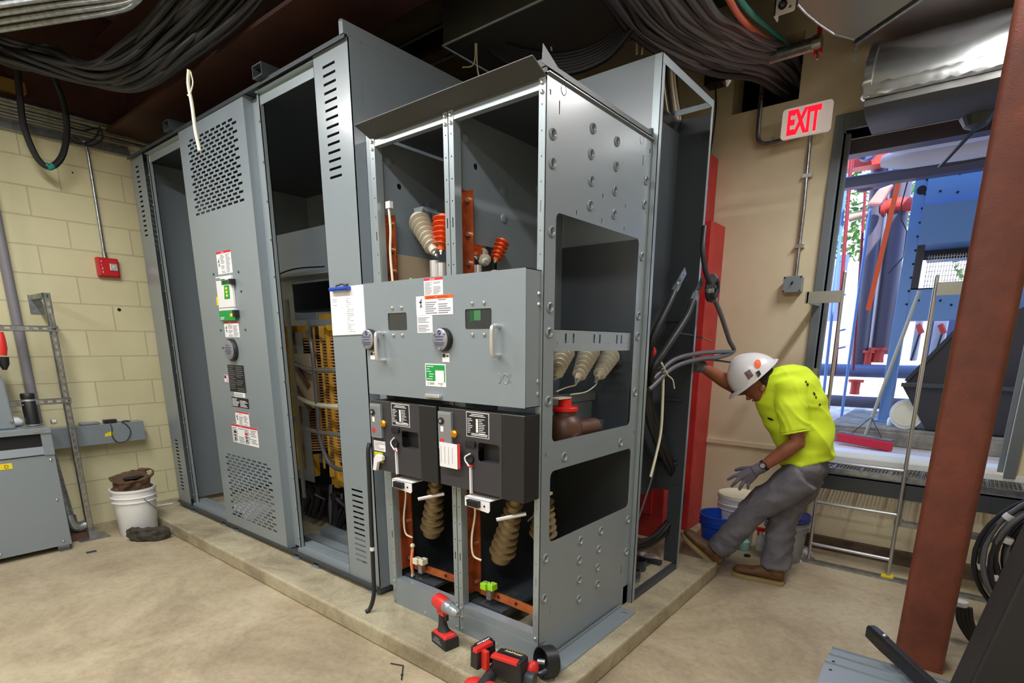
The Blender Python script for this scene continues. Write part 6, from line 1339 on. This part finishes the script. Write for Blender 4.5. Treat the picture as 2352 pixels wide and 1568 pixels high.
c = aZ(0,1708,1262); tag(MB().lathe([(.035,0),(.04,.01),(.04,.07),(.02,.09)], c, (0,0,1), 16).build('teal_container', mat('pale_teal', S(150,206,196), .5), base=tuple(c), smooth='auto'), 'small pale teal container on the floor behind the forward leg', 'container')
c = aZ(0,1716,1277); tag(MB().lathe([(.024,0),(.022,.012),(.008,.014)], c, (0,0,1), 14).build('tape_roll', 'ink', base=tuple(c), smooth='auto'), 'small dark round roll on the floor near the forward boot', 'roll')
k = MB(); random.seed(6)
for i in range(26):
    c = aZ(.0, random.uniform(1815,1870), random.uniform(1262,1290)); s_ = random.uniform(.006,.02); k.box(c.x-s_,c.x+s_,c.y-s_*.6,c.y+s_*.6,0,s_*.6)
tag(k.build('debris', 'whitepl', base=(.6,2.4,0)), 'scattered pale debris on the floor at the foot of the ladder', 'debris', kind='stuff')

# ================================================================== THE WORKER
Wp = lambda y, u, v: aY(y, u, v)
root = aZ(0, 1750, 1320); root = Vector((root.x, root.y, 0))
W = thing('person', 'person in white hard hat and lime yellow t-shirt leaning into the cable cabinet', 'person', tuple(root))
# --- skin: head, neck, arms, core of the trunk
hc = Wp(1.75,1733,866)
P1, P2 = Wp(1.75,1688,900), Wp(1.75,1779,828)
Fd = (P1-P2).normalized(); Ud = Vector((-.66,-.30,.72)); Ud = (Ud-Fd*Ud.dot(Fd)).normalized(); Sd = Fd.cross(Ud).normalized()
hatc = (P1+P2)/2
def H(f, s, u): return hatc+Fd*f+Sd*s+Ud*u
b = MB()
b.rings([[H(math.cos(a)*rf+of, math.sin(a)*rs_, u) for a in [2*PI*j/20 for j in range(20)]] for u, rf, rs_, of in ((.06,.05,.04,0),(.03,.085,.068,0),(-.01,.098,.078,.0),(-.05,.098,.077,.002),(-.09,.086,.068,.012),(-.12,.070,.056,.022),(-.145,.048,.040,.036),(-.155,.02,.02,.045))], True, True)
b.tube([H(.094,0,-.055), H(.118,0,-.085), H(.104,0,-.095)], [.010,.014,.010], 8); b.ball(H(.088,0,-.122), .018, 8, 0, (1,1,.6)); b.ball(H(.085,-.03,-.05), .016, 8); b.ball(H(.085,.03,-.05), .016, 8)
for s_ in (-1, 1): b.ball(H(-.010,.082*s_,-.075), .024, 10, 0, (.8,.45,1.1))
neck = Wp(1.80,1790,868)
b.tube([H(-.02,0,-.09), neck, Wp(1.85,1806,884)], [.062,.060,.075], 14)
# arms
LS, LE, LW = Wp(1.72,1812,896), Wp(1.70,1832,1016), Wp(1.68,1752,1071)
RS, RE, RW = Wp(2.05,1775,880), Wp(1.86,1696,892), Wp(1.60,1612,842)
LM = LE+(LW-LE)*.35; RM = RE+(RW-RE)*.4
b.tube([LS, LS+(LE-LS)*.5, LS+(LE-LS)*.85, LE, LM, LE+(LW-LE)*.7, LW], [.058,.055,.050,.047,.049,.040,.031], 14)
b.tube([RS, (RS+RE)/2, RE, RM, RE+(RW-RE)*.75, RW], [.058,.054,.046,.047,.036,.030], 14)
body = fuse(b, 'body', 'skin', W, voxel=.0065, it=5)
k = MB()
for s_ in (-1, 1): k.ball(H(.094,.030*s_,-.052), .008, 8)
k.build('eye', 'ink', W, smooth=True) if False else None
for s_ in (-1, 1): MB().ball(H(.097,.030*s_,-.055), .007, 8).build('eye', 'ink', W, smooth=True)
MB().tube([H(.100,-.018,-.112), H(.107,0,-.113), H(.100,.018,-.112)], .0035, 6).build('mouth', mat('lips', S(120,62,54), .5), W)
k = MB(); k.rings([[H(math.cos(a)*rf-.006, math.sin(a)*rs_, u) for a in [PI*.56+PI*.88*j/16 for j in range(17)]] for u, rf, rs_ in ((.02,.098,.079),(-.03,.103,.083),(-.07,.102,.081),(-.10,.092,.072))], False, False)
k = k.build('hair', 'hair', W, smooth='auto'); m_ = k.modifiers.new('thickness', 'SOLIDIFY'); m_.thickness = .008
# --- hard hat
k = MB(); rs = []
for i in range(13):
    t_ = i/12*PI/2; rr = math.cos(t_); h = math.sin(t_)
    rs.append([H(math.cos(a)*(.146*rr+.001)+.012*h, math.sin(a)*(.124*rr+.001), .162*h-.004) for a in [2*PI*j/36 for j in range(36)]])
k.rings(rs, True, True)
k.rings([[H(math.cos(a)*(1.06*r*(1.0+(.28 if math.cos(a) > 0 else .06)*abs(math.cos(a))**2)), math.sin(a)*r*.96, u) for a in [2*PI*j/36 for j in range(36)]] for r, u in ((.122,.010),(.136,.003),(.146,-.006),(.146,-.010),(.130,-.003),(.115,-.002))], True, False)
k.tube([H(.118-.22*i/12, 0, .085+math.sin(PI*i/12)*.070) for i in range(13)], .014, 10)
k.build('hard_hat', 'hat', W, smooth='auto')
hat_ob = [o for o in W.children if o.name.startswith('hard_hat')][0]
dgw = bpy.context.evaluated_depsgraph_get(); dgw.update()
def onsurf(ob, u, v, off=.0035):
    dgw.update(); o = CAM-ob.matrix_world.translation; r = (RT*((u-CX)/F)+DN*((v-CY)/F)+FW).normalized()
    ok, loc, nr, _ = ob.ray_cast(o, r)
    if not ok: return None
    return loc+ob.matrix_world.translation+nr*off
def decal(ob, poly, m, name):
    pts = [onsurf(ob, u, v) for u, v in poly]
    if any(p is None for p in pts): return
    k = MB(); n_ = len(pts); c = onsurf(ob, sum(p[0] for p in poly)/n_, sum(p[1] for p in poly)/n_)
    k.add([c]+pts, [(0,i+1,(i+1) % n_+1) for i in range(n_)]); sub(k, name, m, ob, W)
bpy.context.view_layer.update()
for o in list(W.children): o.matrix_world
decal(hat_ob, [(1740+math.cos(i*PI/6)*8, 836+math.sin(i*PI/6)*10) for i in range(12)], 'orange', 'orange_sticker')
decal(hat_ob, [(1709,856),(1722,848),(1731,862),(1719,872)], mat('photo_sticker', S(110,90,96), .4), 'photo_sticker')
decal(hat_ob, [(1735,855),(1743,850),(1749,860),(1742,868)], 'ink', 'black_sticker')
decal(hat_ob, [(1728,874),(1742,862),(1746,868),(1732,880)], 'creampl', 'cream_sticker')
# --- shirt
b = MB()
secs = [((1797,1066),(1911,1056),.165,1.93),((1784,1020),(1915,1008),.170,1.93),((1757,972),(1908,956),.175,1.92),((1738,930),(1896,908),.182,1.90),((1729,896),(1878,868),.190,1.88),((1742,868),(1850,843),.170,1.86),((1766,856),(1822,836),.105,1.84),((1772,852),(1800,840),.070,1.82)]
rs = []
for (fu, fv), (bu, bv), hw, y in secs:
    f, g = Wp(y,fu,fv), Wp(y,bu,bv); c = (f+g)/2; ax = (f-g)/2
    rs.append([c+ax*math.cos(a)*(1 if abs(math.cos(a)) < .99 else 1)+Vector((0,1,0))*hw*math.sin(a) for a in [2*PI*j/28 for j in range(28)]])
b.rings(rs, True, True)
se = LS+(LE-LS)*.80; b.tube([LS+Vector((.0,.09,.0)), LS+Vector((0,.01,.012)), LS+(LE-LS)*.35, LS+(LE-LS)*.62, se], [.085,.085,.084,.082,.083], 16)
b.tube([RS+Vector((.03,-.08,0)), RS, RS+(RE-RS)*.45, RS+(RE-RS)*.7], [.085,.082,.078,.076], 16)
shirt = fuse(b, 't_shirt', 'hivis', W, voxel=.009, it=7, disp=(.011,(3.5,7,15),(.011,9,3),(.45,0,.9),lambda p: .35+.9*max(0,min(1,(1.25-p.z)*3))))
bpy.context.view_layer.update()
decal(shirt, [(1763,957),(1771,959),(1779,964),(1772,965),(1766,962)], 'ink', 'chest_print')
for poly in ([(1848,876),(1851,874),(1853,878),(1850,880)],[(1851,882),(1855,879),(1857,884),(1853,887)],[(1866,901),(1869,900),(1873,907),(1870,909)],[(1871,911),(1874,909),(1876,914),(1873,915)],[(1879,929),(1883,926),(1885,929),(1881,933)]): decal(shirt, poly, 'ink', 'back_print')
d_ = (LE-LS).normalized(); MB().lathe([(.085,-.004),(.0865,0),(.085,.004)], se, d_, 24, caps=False).build('sleeve_hem', 'hivis', W, smooth='auto')
# --- trousers
LH, LK, LA = Wp(1.84,1846,1090), Wp(1.80,1738,1165), Wp(1.80,1655,1256)
RH, RK, RA = Wp(2.02,1850,1090), Wp(1.97,1800,1185), Wp(1.92,1781,1298)
b = MB()
f, g = Wp(1.93,1795,1062), Wp(1.93,1905,1052); c = (f+g)/2; ax = (f-g)/2
f2, g2 = Wp(1.93,1790,1100), Wp(1.93,1903,1085); c2 = (f2+g2)/2; ax2 = (f2-g2)/2
ring = lambda c, ax, hw: [c+ax*math.cos(a)+Vector((0,1,0))*hw*math.sin(a) for a in [2*PI*j/24 for j in range(24)]]
b.rings([ring(c+Vector((0,0,.03)),ax*.94,.150), ring(c,ax*.96,.158), ring(c2,ax2*.98,.165), ring(c2-Vector((.02,0,.06)),ax2*.8,.15)], True, True)
b.tube([LH, LH+(LK-LH)*.5, LK, LK+(LA-LK)*.4, LK+(LA-LK)*.8, LA+(LA-LK)*.06], [.118,.106,.092,.084,.082,.086], 18)
b.tube([RH, RH+(RK-RH)*.5, RK, RK+(RA-RK)*.5, RA, RA+Vector((0,0,-.005))], [.118,.104,.090,.088,.086,.092], 18)
fuse(b, 'trousers', 'pants', W, voxel=.010, it=6, disp=(.012,(6,7,19),(.010,11,4),(.55,0,-.83),1.0))
# --- boots
def boot(heel, toe, up, nm):
    heel, toe, up = Vector(heel), Vector(toe), Vector(up).normalized(); d = (toe-heel); L = d.length; d.normalize(); up = (up-d*up.dot(d)).normalized(); s = d.cross(up)
    b = MB(); sec = []
    for v, w, h in ((-.01,.030,.085),(.03,.040,.105),(.08,.042,.10),(.13,.044,.080),(.18,.050,.062),(.23,.050,.055),(.27,.040,.048),(.292,.018,.03)):
        v = v*L/.28; sec.append([heel+d*v+s*(math.cos(a)*w)+up*(.022+h*.5+math.sin(a)*h*.5) for a in [2*PI*j/16 for j in range(16)]])
    b.rings(sec, True, True); b.tube([heel+d*.05+up*.07, heel+d*.035+up*.16], [.050,.052], 16)
    fuse(b, 'boot', 'boot', W, voxel=.007, it=4)
    k = MB(); out = [(-.018,.030),(.0,.042),(.06,.042),(.12,.044),(.19,.054),(.25,.050),(.285,.034),(.300,.010)]
    poly = [(v*L/.28, w) for v, w in out]+[(v*L/.28, -w) for v, w in out[::-1]]
    mp = lambda u, v, w: tuple(heel+d*u+s*v+up*w); k.prism(poly, mp, 0, .024); k.build('boot_sole', 'sole', W, bevel=.004)
    k = MB()
    for v in (.10,.125,.15): k.tube([heel+d*v-s*.026+up*(.125-v*.3), heel+d*(v+.006)+up*(.135-v*.3), heel+d*v+s*.026+up*(.125-v*.3)], .003, 6)
    k.build('bootlace', 'brownfab', W)
h_ = aZ(0,1798,1326); t_ = aZ(0,1700,1314); t_.y = h_.y-.01; boot((RA.x+.050,RA.y-.01,0), (RA.x+.050-.30,RA.y-.03,0), (0,0,1), 'r')
hl = Wp(1.80,1643,1300); tl = Wp(1.80,1568,1228); boot(hl, hl+(tl-hl).normalized()*.30, (.55,0,.83), 'l')
# --- gloves
def glove(wr, kn, tips, thumb, nm, back):
    b = MB(); d = (kn[0]-wr).normalized()
    b.tube([wr-(kn[1]-wr)*.25, wr, wr+(kn[1]-wr)*.3], [.036,.036,.036], 12)
    mid = sum(kn, Vector())/len(kn)
    for kk in kn: b.tube([wr+(mid-wr)*.1, wr+(kk-wr)*.6, kk], [.028,.022,.0145], 10)
    for kk, tp, r in zip(kn, tips, (.0118,.0125,.0125,.0105)):
        m1 = kk+(tp-kk)*.5+back*.008; b.tube([kk, m1, tp], [r*1.08,r,r*.82], 10); b.ball(tp, r*.85, 8)
    b.tube([wr+(thumb[0]-wr)*.3, thumb[0], thumb[1], thumb[2]], [.022,.0165,.0135,.011], 10); b.ball(thumb[2], .011, 8)
    fuse(b, 'glove', 'glove', W, voxel=.0045, it=3)
y0 = 1.66
kn = [Wp(y0-.01,1703,1086), Wp(y0-.02,1702,1096), Wp(y0-.01,1710,1104), Wp(y0,1720,1108)]
tp = [Wp(y0-.02,1672,1101), Wp(y0-.04,1681,1116), Wp(y0-.03,1699,1123), Wp(y0-.01,1718,1122)]
glove(LW+(Wp(y0,1740,1078)-LW)*.7, kn, tp, [Wp(y0+.03,1715,1076), Wp(y0+.04,1702,1076), Wp(y0+.05,1690,1079)], 'l', Vector((0,-1,.3)))
wr = RW; bk = Vector((-.3,-.6,.4))
kn = [wr+Vector((-.085,-.045,.035)), wr+Vector((-.090,-.052,.012)), wr+Vector((-.088,-.05,-.010)), wr+Vector((-.08,-.045,-.03))]
tp = [k_+Vector((-.055,-.045,-.012)) for k_ in kn]
glove(wr+Vector((-.005,-.003,0)), kn, tp, [wr+Vector((-.03,-.05,.03)), wr+Vector((-.055,-.08,.03)), wr+Vector((-.085,-.095,.02))], 'r', bk)
dW = (LW-LE).normalized()
MB().lathe([(.033,-.006),(.0375,-.004),(.0375,.004),(.033,.006)], LW+dW*.022, dW, 20, caps=False).build('glove_cuff', 'yellow', W, smooth='auto')
MB().lathe([(.031,-.012),(.0365,-.01),(.0365,.01),(.031,.012)], LW-dW*.012, dW, 20, caps=False).build('watch_strap', 'ink', W, smooth='auto')
wn = (Vector((.25,-1,.35))-dW*Vector((.25,-1,.35)).dot(dW)).normalized(); wc = LW-dW*.012+wn*.034
k = MB(); k.lathe([(.021,0),(.022,.004),(.020,.011)], wc, wn, 20, 0); k.lathe([(.015,.0112),(.014,.0122)], wc, wn, 18, 1); k.build('watch_face', ['ink', 'fitmetal'], W, smooth='auto')
# ================================================================== LIGHT
strip(-2.35, -1.22, 3.30, 'x', 46, 'strip light hung in front of the tall enclosure')
strip(-.85, -1.30, 3.34, 'x', 34, 'strip light hung in front of the meter door')  # extra fixture added to bring light onto the transformer coil
strip(1.25, 1.55, 3.37, 'y', 44, 'strip light hung before the doorway')
strip(.45, -1.35, 3.36, 'x', 38, 'strip light hung above the viewpoint')
strip(1.8, -3.0, 3.4, 'x', 48, 'strip light hung behind the viewpoint, nearer the right wall')  # unseen fixture added as fill from behind the camera
strip(-1.4, -3.4, 3.3, 'x', 50, 'strip light hung behind the viewpoint, nearer the block wall')  # second unseen fixture, likewise added for fill
w = bpy.data.worlds.new('world'); SC.world = w; w.use_nodes = True; nt = w.node_tree
bg = nt.nodes['Background']; tc = nt.nodes.new('ShaderNodeTexCoord'); sp = nt.nodes.new('ShaderNodeSeparateXYZ'); cr = nt.nodes.new('ShaderNodeValToRGB')
nt.links.new(tc.outputs['Generated'], sp.inputs[0]); nt.links.new(sp.outputs['Z'], cr.inputs['Fac'])
e = cr.color_ramp.elements; e[0].position = 0; e[0].color = (.75,.82,1,1); e[1].position = .6; e[1].color = (.28,.48,.95,1)
nt.links.new(cr.outputs['Color'], bg.inputs['Color']); bg.inputs['Strength'].default_value = 3.2
sd = bpy.data.lights.new('sun', 'SUN'); sd.energy = 9; sd.angle = math.radians(1); sd.color = (1,.95,.9); so = bpy.data.objects.new('sun', sd); COL.objects.link(so)
so.rotation_euler = (math.radians(38), math.radians(28), 0)
SC.view_settings.exposure = 0.0
